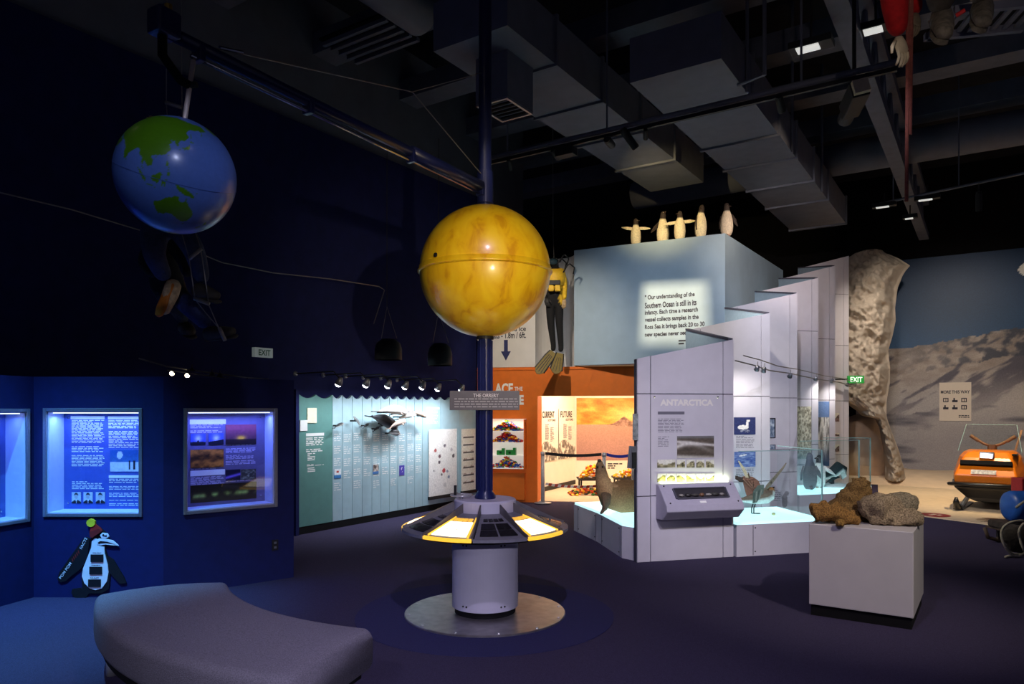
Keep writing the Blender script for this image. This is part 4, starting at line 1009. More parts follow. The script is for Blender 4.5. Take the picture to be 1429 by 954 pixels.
def pengu(u, v):
    c = C(206,204,214)+0*u[...,None]; k = (((u-.4)/.3)**2+((v-.4)/.4)**2 < 1) | (((u-.6)/.22)**2+((v-.82)/.14)**2 < 1)
    return np.where(k[...,None], mixc(C(110,106,112), C(160,156,164), fbm(u*12,v*14,4)), c)
paint('penguin_print', pC, *pC.rect(1089,684,1103,708), .002, pengu, m_print, zw, 20)
paint('photograph', pD, *pD.rect(1112,567,1132,640), .002, colony, m_print, zw, 30, 90); paint('photograph', pE, *pE.rect(1141.5,560,1157,650), .002, berg, m_print, zw, 24, 80)
for y0, y1 in ((576,588), (604,608), (620,630)): paint('photograph', pF, *pF.rect(1164,y0,1171,y1), .002, thumb(y0, (150,120,120)), m_print, zw, 12)
# sloping specimen console on the first panel
cs = thing('specimen_console', 'sloping lilac white specimen console mounted on the zigzag wall', 'display case', tuple(pA.P(pA.sx(968), .5, .15)))
s0, s1 = pA.sx(915), pA.sx(1020); prof = [(.002,.46),(.16,.47),(.27,.57),(.25,.635),(.06,.84),(.002,.84)]
def sweep(mb, prof, s0, s1, cutk=.0):
    n = len(prof); a = [pA.P(s0, z, o) for o, z in prof]; c = [pA.P(s1, z, o) for o, z in prof]
    mb._a(a+c, [tuple(range(n))[::-1], tuple(range(n,2*n))] + [(i, (i+1)%n, n+(i+1)%n, n+i) for i in range(n)]); return mb
o = sweep(MB(), prof, s0, s1).build('console_body', M('console_lilac', (176,172,190), .5, var=.03), cs, bevel=.01)
fo, fz = Vector((.25,.635)), Vector((.06,.84)); ax = (fz-fo); al = ax.length; ax.normalize(); nn_ = Vector((ax.y, -ax.x))
def face(s_, k, d): q = fo+ax*al*k+nn_*d; return pA.P(s_, q.y, q.x)
W_ = s1-s0
def tile(mb, a, c, k0, k1, d0, d1):
    a, c = s0+W_*a, s0+W_*c
    mb.hexa([face(a,k0,d0), face(c,k0,d0), face(c,k1,d0), face(a,k1,d0)], [face(a,k0,d1), face(c,k0,d1), face(c,k1,d1), face(a,k1,d1)]); return mb
tile(MB(), .17, .83, .30, .74, .001, .003).build('window_recess', M('recess_dark', (52,50,56), .5), cs)
for q in ((.15,.17,.28,.76), (.83,.85,.28,.76), (.17,.83,.26,.30), (.17,.83,.74,.78)): tile(MB(), *q, .001, .012).build('window_lip', m_joint, cs)
for k, cc in enumerate(((150,146,140),(44,42,44),(60,56,56),(120,86,62),(156,152,150),(48,46,46),(140,136,134))):
    a = .2+.088*k; q = face(s0+W_*(a+.03), .42, .012)
    b = MB().color(cc); b.sph(q, (.028+.008*(k%3),.02,.014+.006*(k%2)), 9, 6)
    for i_, p in enumerate(b.v): b.v[i_] = p + Vector((0,0,.006*noise.noise(p*60)))
    b.build('specimen', m_print, cs, smooth=True)
tile(MB(), .44, .52, .06, .16, .001, .006).build('lock_plate', m_white, cs)
for a, k in ((.06,.1),(.94,.1),(.06,.9),(.94,.9)): MB().sph(face(s0+W_*a, k, .002), .009, 8, 6).build('screw', m_darkbits, cs)
st_ = MB(); pA.slab(st_, s0+.05, s1-.05, .842, .85, .004, .03); st_.build('light_strip', M('console_strip', (236,255,205), .5, var=0, emit=2.5), cs)
lo_ = area('console_glow', pA.P((s0+s1)/2, .853, .03), pA.P((s0+s1)/2, 2, .03), 1.7, (240,255,205), W_*.9, .02, cs); lo_.rotation_euler = (math.pi-.25, 0, math.atan2(pA.d.y, pA.d.x))
# plaques on the free end of the wall
e = VA
t = thing('end_plaque', 'grey folded plaque on the free end of the zigzag wall', 'sign', (e.x-.06, e.y, 1.0))
MB().box((e.x-.055, e.y-.01, 1.13), (.09,.03,.24), .5, ry=.12).build('plate', m_alu, t, bevel=.004); MB().box((e.x-.036, e.y-.035, 1.10), (.05,.012,.17), .5).build('dark_insert', m_darkbits, t)
t = thing('leaflet_holder', 'clear leaflet holder with a grey print on the zigzag wall end', 'holder', (e.x-.03, e.y, 1.3))
MB().box((e.x-.02, e.y-.012, 1.455), (.055,.02,.28), .3).build('leaflet', M('grey_leaflet', (150,150,150), .4, var=.5, scale=24), t); MB().box((e.x-.02, e.y-.03, 1.455), (.065,.012,.3), .3).build('clear_front', m_glass, t)

# ------------------------------------------------------------------ glowing cases either side of the wall
def lit_case(name, label, poly, h=.385, seams=()):
    t = thing(name, label, 'display plinth', (sum(p[0] for p in poly)/len(poly), sum(p[1] for p in poly)/len(poly), 0))
    c_ = Vector((sum(p[0] for p in poly)/len(poly), sum(p[1] for p in poly)/len(poly)))
    shr = [tuple(c_+(Vector(p)-c_)*.985) for p in poly]
    MB().prism(poly, .0, h-.03).build('plinth', m_zig, t); MB().prism(shr, h-.03, h).build('lit_top', m_glowtop, t)
    n = len(poly)
    for i in seams:
        pl = Plane(poly[i], poly[(i+1)%n]) if (Vector(poly[(i+1)%n])-Vector(poly[i])).length > 0 else None
        for f_ in (.18, .93):
            s_ = pl.L*f_; pl.slab(MB(), s_, s_+.006, .01, h-.04, .0, .003).build('seam', m_joint, t)
            for z_ in (.05, h-.07): MB().sph(pl.P(s_+(.03 if f_ < .5 else -.03), z_, .002), .008, 8, 6).build('screw', m_darkbits, t)
    return t
left_poly = [(.84,9.72),(1.06,8.87),(1.215,7.92),(1.35,7.76),(2.33,8.05),(2.08,8.95),(2.25,9.95)]
lit_case('lit_plinth', 'low plinth with a glowing top under the seal, behind the zigzag wall end', left_poly, .385, (0,1))
rc = [(2.50,7.975),(3.60,8.27),(3.43,9.27),(2.26,8.97)]
tA = lit_case('lit_plinth', 'low plinth with a glowing top under the wing spread bird', rc, .385, (0,))
RC_ = RA+ST*2
rc2 = [(RC_.x+.04,RC_.y+.03),(5.40,11.1),(6.0,11.95),(5.2,12.0),(4.12,11.68)]
tB = lit_case('lit_plinth', 'low plinth with a glowing top carrying the large penguins', rc2, .385, ())
def panes(t, pts, z0, z1, th=.012):
    for a, c in zip(pts[:-1], pts[1:]):
        pl = Plane(a, c); pl.slab(MB(), 0, pl.L, z0, z1, -th, 0).build('glass_pane', m_glass, t)
        pl.slab(MB(), 0, pl.L, z1, z1+.008, -th, 0).build('glass_edge', m_edge, t)
    for p in pts[1:-1] if len(pts) > 2 else []:
        MB().box((p[0], p[1], (z0+z1)/2), (.014,.014,z1-z0)).build('corner_strip', m_edge, t)
g1 = thing('glass_case', 'tall clear glass screen around the wing spread bird', 'glass case', (3.6,8.27,.385))
panes(g1, [(2.53,7.985),(3.585,8.285),(3.42,9.22)], .386, 1.17)
g2 = thing('glass_case', 'clear glass screen around the large penguins', 'glass case', (5.4,11.1,.385))
panes(g2, [(RC_.x+.06,RC_.y+.05),(5.38,11.11),(5.97,11.94),(5.2,11.98)], .386, 1.16)

# cable lights in front of the zigzag wall
t = thing('cable_light_track', 'bent cable light track with small spot lamps along the zigzag wall', 'light track', tuple(at(1100, 520, 8.6)))
cp = [at(1026,503,8.05), at(1050,509,8.35), at(1075,517,8.9), at(1104,521,9.7), at(1140,529,10.9), at(1170,533,12.1), at(1188,538,13.2)]
MB().tube(cp, .008, 6).build('cable', m_wire, t); MB().tube([p+Vector((.06,-.10,.05)) for p in cp], .006, 6).build('cable', m_wire, t)
for (px, py, Y) in ((1056,515,8.45),(1065.5,517,8.65),(1102,525,9.6),(1138,529,10.8),(1160.5,532,11.8),(1182,537,13.0)):
    c_ = at(px, py, Y); tg = c_+Vector((-.1,.9,-.9)); dv = (tg-c_).normalized(); rot = dv.to_track_quat('-Z','Y').to_matrix().to_4x4()
    h = MB().lathe([(.0,.05),(.02,.045),(.034,-.01),(.03,-.012),(.0,.01)], 12, Matrix.Translation(c_) @ rot).build('lamp_head', m_alu, t, smooth=True)
    MB().sph(c_+dv*.004, (.022,.022,.014), 8, 6, rot.to_3x3()).build('bulb', m_bulbw, h); MB().tube([c_-dv*.04, c_-dv*.04+Vector((0,0,.06))], .004, 5).build('stem', m_wire, h)
    spot('cable_light', c_+dv*.03, tg, 13, (255,248,240), 115, .9, .03, t)

# ------------------------------------------------------------------ animals
m_fur = MA('animal_coat', .8, mottle=.25, mscale=60, bump=.25, bscale=160)
m_feather = MA('feathers', .75, mottle=.15, mscale=50)
def penguin(name, label, loc, rz, h, group=None, flip=(.35, .35), yaw=0., lean=0., look=0., dark=(58,48,44), white=(232,222,200)):
    b = MB()
    z = [0,.03,.12,.3,.5,.64,.72,.78,.85,.92,.97,.99]; ra = [.08,.13,.17,.19,.175,.135,.105,.088,.086,.076,.05,.01]
    cs = [Vector((0, lean*q*q - (.02 if q > .8 else 0), q)) for q in z]
    def cf(t, a):
        q = z[int(round(t*(len(z)-1)))]
        if q > .74: return dark
        return white if math.sin(a) < .12 else dark
    b.loft(cs, [(r, r*.9) for r in ra], (0,1,0), 20, cf)
    hd = Vector((0, lean*.74-.02, .885)); bd = Matrix.Rotation(yaw, 3, 'Z') @ Vector((0,-1,look)).normalized()
    b.color((52,36,30)); b.tube([hd+bd*.04, hd+bd*.11, hd+bd*.155], [.038,.022,.004], 8)
    b.color(white); b.sph(hd+bd*.055+Vector((.035*math.cos(yaw),.035*math.sin(yaw),.02)), .012, 6, 5); b.sph(hd+bd*.055-Vector((.035*math.cos(yaw),.035*math.sin(yaw),-.02)), .012, 6, 5)
    for sg, an in ((-1, flip[0]), (1, flip[1])):
        d = Vector((sg*math.sin(an), -.05, -math.cos(an))); sh = Vector((sg*.125, lean*.36, .62)); up = Vector((0,1,0))
        wv = d.cross(up).normalized(); tip = sh+d*.40
        b.color(white if an > .9 else dark)
        b.fin([sh+wv*.055, sh+d*.2+wv*.06, tip+wv*.012, tip-wv*.015, sh+d*.2-wv*.055, sh-wv*.05], .026, up)
    b.color(dark); b.fin([(-.05,.10,.12),(.05,.10,.12),(.03,.25,.02),(-.03,.25,.02)], .02, (0,.5,1))
    b.color((196,150,130))
    for sx in (-.06,.06): b.box((sx,-.06,.012), (.075,.15,.024)); 
    b.xf(Matrix.Translation(loc) @ Matrix.Rotation(rz,4,'Z') @ Matrix.Scale(h,4))
    o = b.build(name, m_feather, smooth=True); tag(o, label, 'penguin', group); return o
BT = 4.402
def onbox(px, off=-.16): 
    q = qp.P(qp.sx(px), BT, off); return q
G5 = 'penguins standing on the pale box'
W_p = (240,226,190)
penguin('adelie_penguin', 'penguin standing apart on the pale box with both flippers spread', onbox(883), -.25, .46, G5, (1.75,1.5), 1.3, 0., .05, white=W_p)
penguin('adelie_penguin', 'penguin with head raised behind its spread flipper neighbour on the pale box', onbox(917.5,-.3), .3, .56, G5, (.75,.2), .3, .0, .7, white=W_p)
penguin('adelie_penguin', 'penguin with flippers spread between two others on the pale box', onbox(945), -.2, .49, G5, (1.4,1.6), -1.2, 0., 0., white=W_p)
penguin('adelie_penguin', 'penguin bowing its head sideways on the pale box', onbox(974), .5, .54, G5, (.15,.15), -1.1, -.05, -.3, white=W_p)
penguin('adelie_penguin', 'penguin on the corner of the pale box looking aside over its flipper', onbox(1010,-.22), -.35, .53, G5, (.2,.5), 1.2, -.03, -.1, white=(216,200,176))
# penguins in the second glass case
penguin('king_penguin', 'grey backed penguin turned away inside the glass case', (at(1130,0,11.25).x, 11.25, .387), math.pi-.2, .58, 'penguins in the glass case', (.5,.25), 0, 0, .2, dark=(112,114,122), white=(232,236,236))
penguin('king_penguin', 'white breasted penguin behind the grey backed one in the glass case', (at(1143,0,11.48).x, 11.48, .387), -.3, .53, 'penguins in the glass case', (.3,.95), -1.3, 0, 0, dark=(34,36,42), white=(236,240,238))
b = MB(); c_ = at(1164,0,11.62)
def bow(t, a): return (236,240,238) if math.sin(a) < .0 else (38,58,62)
b.loft([(c_.x-.24,11.6,.53),(c_.x-.16,11.6,.55),(c_.x-.04,11.6,.60),(c_.x+.08,11.62,.70),(c_.x+.15,11.64,.66),(c_.x+.17,11.65,.56),(c_.x+.15,11.66,.50)], [(.02,.02),(.06,.05),(.10,.09),(.10,.10),(.07,.08),(.05,.05),(.01,.01)], (0,0,1), 14, bow)
b.color((38,58,62)); b.fin([(c_.x-.02,11.54,.58),(c_.x+.06,11.54,.55),(c_.x-.2,11.48,.46)], .02, (0,1,.4)); b.color((60,60,64)); b.box((c_.x-.05,11.6,.485),(.05,.09,.1))
tag(b.build('diving_penguin', m_feather, smooth=True), 'dark penguin bending forward on the ice mound in the glass case', 'penguin')
b = MB(); b.sph((c_.x+.02, 11.62, .385), (.25,.2,.06), 24, 10)
for p in b.v: p.z = max(p.z, .387)
tag(b.build('ice_mound', M('ice_white', (226,242,244), .5, var=.05), smooth=True), 'low white ice mound inside the penguin glass case', 'ice')
# seal
Ys = 8.62
def sp3(px, py, dy=0.): return at(px, py, Ys+dy)
b = MB(); path = [(836.5,642,0),(837,648,0),(838.5,657,0),(840.5,668,.0),(843.5,680,.02),(851,690,.08),(866,692.5,.14),(884,692.5,.2),(902,695,.3),(925,700,.36),(945,706,.4)]
rp_ = [2.5,5.5,8,9.5,13,19.5,24,24,19,12,3]
def sealc(t, a): return (124,98,70) if t < .28 else ((166,132,92) if math.sin(a) > -.3 else (138,126,106))
b.loft([sp3(*p) for p in path], [r*Ys/1000 for r in rp_], (0,-1,.3), 20, sealc)
fl2 = lambda t, a: (104,84,64)
b.loft([sp3(846,690,-.10), sp3(846,698,-.15), sp3(844,706,-.19), sp3(841,713,-.24), sp3(839,716,-.29)], [(.07,.05),(.075,.035),(.075,.028),(.06,.02),(.015,.01)], (0,1,1), 14, fl2)
b.color((40,32,28))
for dx in (-3.6, 3.4): b.sph(sp3(837.5+dx,651,-.055), .013, 8, 6)
b.color((70,56,46)); b.sph(sp3(836.3,642.5,-.02), (.024,.024,.02), 10, 7)
for p in b.v: p.z = max(p.z, .387)
tag(b.build('seal', m_fur, smooth=True), 'brown seal with raised head on the glowing plinth', 'seal')
# wing spread bird
Yb = 8.62
def bd(x, y, dy=0.): return at(1020+x/9.54, 620+y/9.54, Yb+dy)
b = MB()
def birdc(t, a): return (176,124,66) if t > .8 else ((130,114,96) if math.sin(a) > -.1 else (226,232,226))
b.loft([bd(85,735),bd(170,735),bd(270,725),bd(370,700),bd(450,680),bd(510,650),bd(530,615),bd(540,590),bd(548,572)], [.012,.03,.055,.085,.098,.085,.055,.042,.02], (0,0,1), 16, birdc)
b.color((30,26,24)); b.tube([bd(540,590),bd(565,575),bd(582,562)], [.02,.012,.003], 8)
b.color((104,70,54))
def wing(pts, dy, th, c):
    b.color(c); b.fin([bd(x,y,dy+k) for x, y, k in pts], th, (.1,1,.15))
wing([(380,640,0),(400,560,0),(365,480,.06),(290,430,.1),(200,420,.12),(150,430,.12),(165,520,.1),(190,620,.06),(215,700,.02),(300,700,0)], .06, .022, (150,108,88))
wing([(240,440,.1),(195,330,.14),(110,215,.18),(95,225,.18),(150,330,.14),(195,440,.1)], .06, .012, (214,206,170))
wing([(165,440,.1),(60,415,.16),(58,460,.16),(120,500,.12),(175,500,.1)], .06, .014, (78,62,54))
wing([(262,440,.1),(232,370,.12),(225,400,.12),(240,460,.1)], .05, .01, (110,96,76))
wing([(440,610,0),(470,545,0),(560,440,-.06),(690,300,-.12),(733,240,-.15),(738,250,-.15),(700,320,-.12),(580,480,-.06),(500,580,0)], -.06, .014, (150,136,116))
wing([(300,620,0),(360,545,0),(440,535,0),(430,640,0),(340,770,0),(290,780,0)], -.07, .02, (112,124,112))
for k in range(7):
    u = k/6; x0, y0 = 385-20*u, 640-150*u*.3+10*k; x1, y1 = 165+k*26, 450-8*k+(k%2)*16+60*u
    wing([(350-8*k,640-20*k,0),(340-8*k,655-20*k,0),(x1-8,y1+14,.1),(x1,y1,.1)], .045, .008, (120,84,68) if k % 2 else (170,128,104))
for k in range(5):
    t0 = .25+.14*k; x0, y0 = 450+285*t0, 600-360*t0; wing([(x0,y0,-.12*t0),(x0+26,y0-30,-.12*t0),(x0+22,y0+30*(1-t0)-6,-.12*t0)], -.075, .006, (96,84,70))
for k in range(4): wing([(300+34*k,640-14*k,0),(318+34*k,640-14*k,0),(318+22*k,765-12*k,0),(302+22*k,770-12*k,0)], -.09, .008, (150,150,138) if k % 2 else (84,94,86))
b.color((60,56,52))
for x in (275, 305): b.tube([bd(x+20,790), bd(x,850), Vector((bd(x,850).x, Yb, .392))], .007, 6); q = Vector((bd(x,850).x, Yb, .392)); b.fin([q, q+Vector((.07,-.03,0)), q+Vector((.075,.01,0))], .01, (0,0,1))
tag(b.build('sea_bird', m_feather), 'brown sea bird with raised wings standing on the glowing plinth', 'bird')
tag(MB().sph((bd(520,870).x, Yb-.12, .402), (.024,.024,.017), 12, 8).build('bird_egg', M('egg_cream', (206,206,150), .5), smooth=True), 'small pale egg lying on the glowing plinth beside the bird', 'egg')

# ------------------------------------------------------------------ white plinth with stones
L_, Rr, Bb = Vector((2.376,5.735)), Vector((2.987,5.33)), Vector((3.484,6.066)); Kk = L_+(Bb-Rr)
pt = thing('white_plinth', 'white square plinth with a dark kick base on the carpet', 'plinth', tuple(((L_+Bb)/2).to_3d()))
c_ = (L_+Bb)/2
m_plin = M('plinth_white', (198,194,196), .4, var=.03, scale=6)
MB().prism([tuple(p) for p in (L_,Rr,Bb,Kk)], .088, .73).build('plinth_body', m_plin, pt, bevel=.005)
MB().prism([tuple(c_+(p-c_)*.965) for p in (L_,Rr,Bb,Kk)], .0, .088).build('kick_base', m_black, pt)
m_rock = MA('stone', .9, spec=.2, mottle=.55, mscale=90, bump=.9, bscale=110)
TP = .7325
def stone(label, cs, rads, colr, nzv=.03, nf=6., up=(0,1,0), scoop=None, fl_=TP):
    b = MB(); n = len(cs); 
    # resample the path finely
    C_, Rd = [], []
    for i in range(n-1):
        for k in range(5):
            t = k/5; t2 = t*t*(3-2*t)*.5+t*.5; C_.append(Vector(cs[i]).lerp(Vector(cs[i+1]), t)); r0, r1 = rads[i], rads[i+1]; Rd.append(tuple(p+(q-p)*t2 for p, q in zip(r0, r1)))
    C_.append(Vector(cs[-1])); Rd.append(rads[-1])
    b.loft(C_, Rd, up, 30, lambda t, a: colr, nzv, nf)
    for i, p in enumerate(b.v):
        r_ = (p-C_[min(len(C_)-1, i//30)]); vd = noise.voronoi(p*nf*1.3)[0]
        if r_.length > 1e-4: p = p + r_.normalized()*min(nzv*1.4,.03)*(min(vd[1]-vd[0], .6)*2-.6)
        if scoop:
            for (sc_, sr, dr_) in scoop:
                d = (p-Vector(sc_)).length
                if d < sr: p = p + Vector(dr_)*(1-(d/sr)**2)
        if p.z < fl_: p.z = fl_ + .0003*(i % 3)
        b.v[i] = p
    o = b.build('fossil_stone', m_rock, smooth=True); return tag(o, label, 'stone', 'stones on the white plinth')
q = at(1199,0,5.95); x, y = q.x, q.y
stone('tall speckled brown stone leaning up to a rounded tip', [(x-.03,y,.70),(x-.035,y,.80),(x-.02,y,.89),(x+.0,y,.98),(x+.02,y,1.05),(x+.028,y,1.085)], [(.24,.15),(.235,.15),(.175,.12),(.11,.10),(.07,.07),(.02,.02)], (128,100,60), .02, 9)
q = at(1162,0,5.74); x, y = q.x, q.y
stone('low brown angular stone lying before the tall one', [(x-.15,y+.06,.80),(x-.12,y+.05,.81),(x-.05,y+.03,.80),(x+.05,y+.0,.785),(x+.13,y-.03,.77),(x+.2,y-.05,.76)], [(.02,.03),(.075,.085),(.09,.085),(.085,.075),(.07,.06),(.012,.015)], (150,112,62), .04, 9, (0,0,1))
q = at(1172,0,5.60); x, y = q.x, q.y
stone('small ochre pebble at the edge of the white plinth', [(x-.035,y,.757),(x-.02,y,.757),(x+.02,y,.755),(x+.038,y,.753)], [(.005,.006),(.028,.03),(.028,.03),(.005,.006)], (150,116,62), .004, 20, (0,0,1))
q = at(1249,0,5.66); x, y = q.x, q.y
stone('large grey brown hollowed stone with a pointed flank', [(x-.22,y+.10,.80),(x-.19,y+.09,.82),(x-.10,y+.05,.85),(x-.02,y+.02,.845),(x+.08,y,.80),(x+.17,y-.0,.765),(x+.225,y,.745)], [(.02,.03),(.09,.115),(.13,.135),(.13,.125),(.11,.085),(.07,.05),(.01,.015)], (160,142,116), .036, 8, (0,0,1), [((x+.0,y-.12,.86), .13, (-.0,.09,-.03))])
q = at(1262,0,5.98); x, y = q.x, q.y
stone('rounded speckled grey knob of stone behind the hollowed one', [(x-.16,y,.83),(x-.08,y,.85),(x+.03,y,.865),(x+.09,y,.868),(x+.118,y,.868)], [(.10,.10),(.095,.10),(.085,.09),(.055,.06),(.01,.01)], (150,138,116), .006, 12, (0,0,1))

# ------------------------------------------------------------------ cliff sculpture
rows = [(353,1217,1214),(354.5,1239,1196),(361,1254,1180),(371,1270,1172),(378,1264,1168),(385,1259.6,1165),(402,1252.7,1160),(430,1249,1158),(447,1250,1158),(468,1245.7,1158),(489,1239.5,1158),(513,1242,1158),(534,1242,1158),(555,1238,1165),(565,1237,1185),(574,1237,1198),(580,1237,1204),(584,1238,1222),(596,1242,1228),(606,1245.7,1230),(627,1254,1234),(651,1261,1236),(668,1264,1236)]
Yc = 15.9; ny, nx = 190, 60; yv = np.linspace(353, 668, ny); rr_ = np.interp(yv, [r[0] for r in rows], [r[1] for r in rows]); ll_ = np.interp(yv, [r[0] for r in rows], [r[2] for r in rows])
b = MB().color((176,164,150)); fr = []; bkp = []
for j in range(ny):
    for i in range(nx+1):
        u = i/nx; px = ll_[j]+(rr_[j]-ll_[j])*u; p = at(px, yv[j], Yc)
        n1 = noise.fractal(Vector((p.x*1.3, p.z*1.0, 1.7)), 1., 2., 5); n2 = abs(noise.noise(Vector((p.x*2.1+p.z*.8, p.z*2.4, 5)))); n3 = noise.noise(Vector((p.x*.7, p.z*.5, 9)))
        n4 = abs(noise.fractal(Vector((p.x*2.4-p.z*1.6, p.z*2.9+p.x*1.3, 3)), .8, 2., 5)); dep = .2 + .5*math.sin(math.pi*min(1,max(0,u)))**.6 + .16*n1 - .30*n2 + .22*n3 - .30*n4
        dep *= min(1, (1-u)*5+.12)*min(1, u*8+.3)
        q = p + Vector((-.45,-.89,0))*max(.05, dep)
        fr.append(q); bkp.append(p+Vector((.05,.14,0)))
m_ = nx+1; f = [(j*m_+i, (j+1)*m_+i, (j+1)*m_+i+1, j*m_+i+1) for j in range(ny-1) for i in range(nx)]
o_ = ny*m_; f += [tuple(k+o_ for k in q[::-1]) for q in f]
for j in range(ny-1): f += [(j*m_, o_+j*m_, o_+(j+1)*m_, (j+1)*m_), (j*m_+nx, (j+1)*m_+nx, o_+(j+1)*m_+nx, o_+j*m_+nx)]
for i in range(nx): f += [(i, i+1, o_+i+1, o_+i), ((ny-1)*m_+i, o_+(ny-1)*m_+i, o_+(ny-1)*m_+i+1, (ny-1)*m_+i+1)]
b._a(fr+bkp, f)
for i, p in enumerate(b.v):
    if p.z < .06: p.z = .06
m_cliff = MA('cliff_plaster', .9, mottle=.1, mscale=4, bump=.9, bscale=4.)
tag(b.build('ice_cliff', m_cliff, smooth=True), 'tall beige sculpted ice cliff overhanging beside the zigzag wall', 'sculpture')
b = MB().color((206,178,150)); cc = at(1205, 640, 16.7); b.sph(cc+Vector((0,0,-.05)), (.62,.4,1.0), 28, 20)
for i, p in enumerate(b.v):
    n = noise.fractal(p*1.2, 1., 2., 4); p = p+(p-cc).normalized()*.22*n; p.z = max(p.z, .07); b.v[i] = p
tag(b.build('ice_boulder', m_cliff, smooth=True), 'rounded beige sculpted boulder in the hollow under the cliff', 'sculpture')
# exit sign by the cliff
ep = Plane((at(1183.5,0,14.5).x, 14.5), (at(1206,0,14.5).x, 14.5)); t = thing('exit_sign', 'green lit exit sign beside the sculpted ice cliff', 'sign', tuple(ep.P(ep.L/2, ep.zz(1195,534), 0)))
ep.slab(MB(), 0, ep.L, ep.zz(1195,534.5), ep.zz(1195,524), -.05, 0).build('sign_box', m_green, t)
text('lettering', 'EXIT', ep, ep.L*.14, ep.L*.88, ep.zz(1195,532.8), ep.zz(1195,525.8), .004, M('exit_letters', (240,255,240), .5, var=0, emit=.9), t, .02)
MB().box((ep.P(0,0).x-.25, 14.53, ep.zz(1195,529)), (.5,.03,.03)).build('bracket', m_darkbits, t)
# more this way sign
t = thing('direction_sign', 'cream more this way sign with six small pictograms on the mural', 'sign', tuple(mw.P(mw.sx(1333), mw.zz(1333,587), .05)))
s0, s1 = mw.sx(1311), mw.sx(1355.5); z0, z1 = mw.zz(1333,587), mw.zz(1333,533.5)
mw.slab(MB(), s0, s1, z0, z1, .045, .06).build('board', M('sign_cream', (226,214,200), .6, var=.02), t)
text('lettering', 'MORE THIS WAY', mw, mw.sx(1313), mw.sx(1353.5), mw.zz(1333,549), mw.zz(1333,544.5), .063, m_ink, t, .03)
for k in range(6):
    x = 1320+12.7*(k%3); y = 558+10*(k//3); s_ = mw.sx(x); z_ = mw.zz(x, y); b = MB()
    mw.slab(b, s_-.055, s_+.055, z_-.05, z_+.05, .06, .0625) if k not in (1,3,4) else (mw.slab(b, s_-.055, s_+.055, z_-.05, z_+.0, .06, .0625), mw.slab(b, s_-.03, s_-.0, z_, z_+.05, .06, .0625))
    ic = b.build('pictogram', m_ink, t)
    if k in (0,2,5):
        b = MB(); mw.slab(b, s_-.035, s_-.005, z_-.03, z_+.03, .0625, .064); mw.slab(b, s_+.01, s_+.035, z_-.03, z_+.03, .0625, .064); tag(b.build('pictogram_detail', M('sign_cream2', (226,214,200), .6), ic), kind='stuff')
b = MB(); words(b, mw, mw.sx(1338), mw.sx(1353), mw.zz(1346,583.5), mw.zz(1346,579), .063, 2, 3, ww=.05); b.build('text_block', m_ink, t)

# ------------------------------------------------------------------ snowmobile
sm = thing('snowmobile', 'orange and black vintage snowmobile with a clear windscreen', 'snowmobile', (7.86, 11.8, .014), R_(-40))
def lp(b_, name, mat, par=sm, **k): return b_.build(name, mat, par, world=False, **k)
m_so = M('snowmobile_orange', (240,128,16), .28, var=.04, coat=.6); m_sb = M('snowmobile_black', (22,21,22), .4, var=.15, coat=.2)
def ringloft(rings):
    b = MB(); n = len(rings[0]); b._a([p for r in rings for p in r], [(i*n+k, i*n+(k+1)%n, (i+1)*n+(k+1)%n, (i+1)*n+k) for i in range(len(rings)-1) for k in range(n)] + [tuple(range(n))[::-1], tuple(range((len(rings)-1)*n, len(rings)*n))]); return b
def rect_ring(z, wf, wb, yf, yb): return [(-wf,yf,z),(wf,yf,z),(wb*1.02,(yf+yb)*.4,z),(wb,yb,z),(-wb,yb,z),(-wb*1.02,(yf+yb)*.4,z)]
lp(ringloft([rect_ring(.44,.42,.50,-.50,.55), rect_ring(.56,.42,.50,-.53,.55), rect_ring(.70,.38,.46,-.42,.5), rect_ring(.84,.33,.42,-.30,.45), rect_ring(.92,.27,.36,-.18,.4), rect_ring(.95,.2,.3,-.05,.35)]), 'cowl', m_so, bevel=.025)
lp(MB().box((0,-.40,.745),(.70,.10,.075),rx=-.6), 'grille_slot', m_black); hl = lp(MB().box((.0,-.27,.875),(.20,.12,.10),rx=-.3), 'headlight', m_sb, bevel=.008)
lp(MB().box((0,-.335,.875),(.165,.012,.075),rx=-.3), 'lens', M('lamp_lens', (220,225,230), .15, var=.1), hl)
lp(MB().box((-.02,-.525,.625),(.34,.01,.07),rx=-.35), 'name_badge', M('badge_white', (225,215,200), .5, var=.4, scale=30))
lp(MB().box((.36,-.12,.90),(.06,.3,.02)), 'hood_strap', m_sb)
lp(ringloft([rect_ring(.13,.16,.2,-.30,.5), rect_ring(.20,.26,.3,-.45,.55), rect_ring(.36,.40,.46,-.60,.58), rect_ring(.45,.45,.52,-.60,.58)]), 'belly_pan', m_sb, bevel=.02)
lp(MB().tube([(-.52,-.35,.40),(-.48,-.58,.42),(-.2,-.68,.43),(.2,-.68,.43),(.48,-.58,.42),(.52,-.35,.40)], .03, 8), 'front_bumper', m_sb, smooth=True)
for sx in (-.36,.36):
    sk = lp(MB().fin([(sx-.07,.55,.0),(sx+.07,.55,.0),(sx+.07,-.55,.0),(sx-.07,-.55,.0)], .02, (0,0,1)).xf(Matrix.Translation((0,0,.012))), 'ski', m_sb)
    lp(MB().tube([(sx,-.5,.02),(sx,-.66,.06),(sx,-.76,.15),(sx,-.74,.22)], [.06,.055,.045,.02], 8), 'ski_tip', m_sb, sk, smooth=True); lp(MB().tube([(sx*.6,-.1,.3),(sx,-.1,.04)], .035, 8), 'ski_leg', m_steel, sk)
lp(ringloft([[(-.2,.5,.03),(.2,.5,.03),(.2,2.0,.03),(-.2,2.0,.03)], [(-.2,.4,.30),(.2,.4,.30),(.2,2.15,.30),(-.2,2.15,.30)]]), 'drive_track', m_black, bevel=.04)
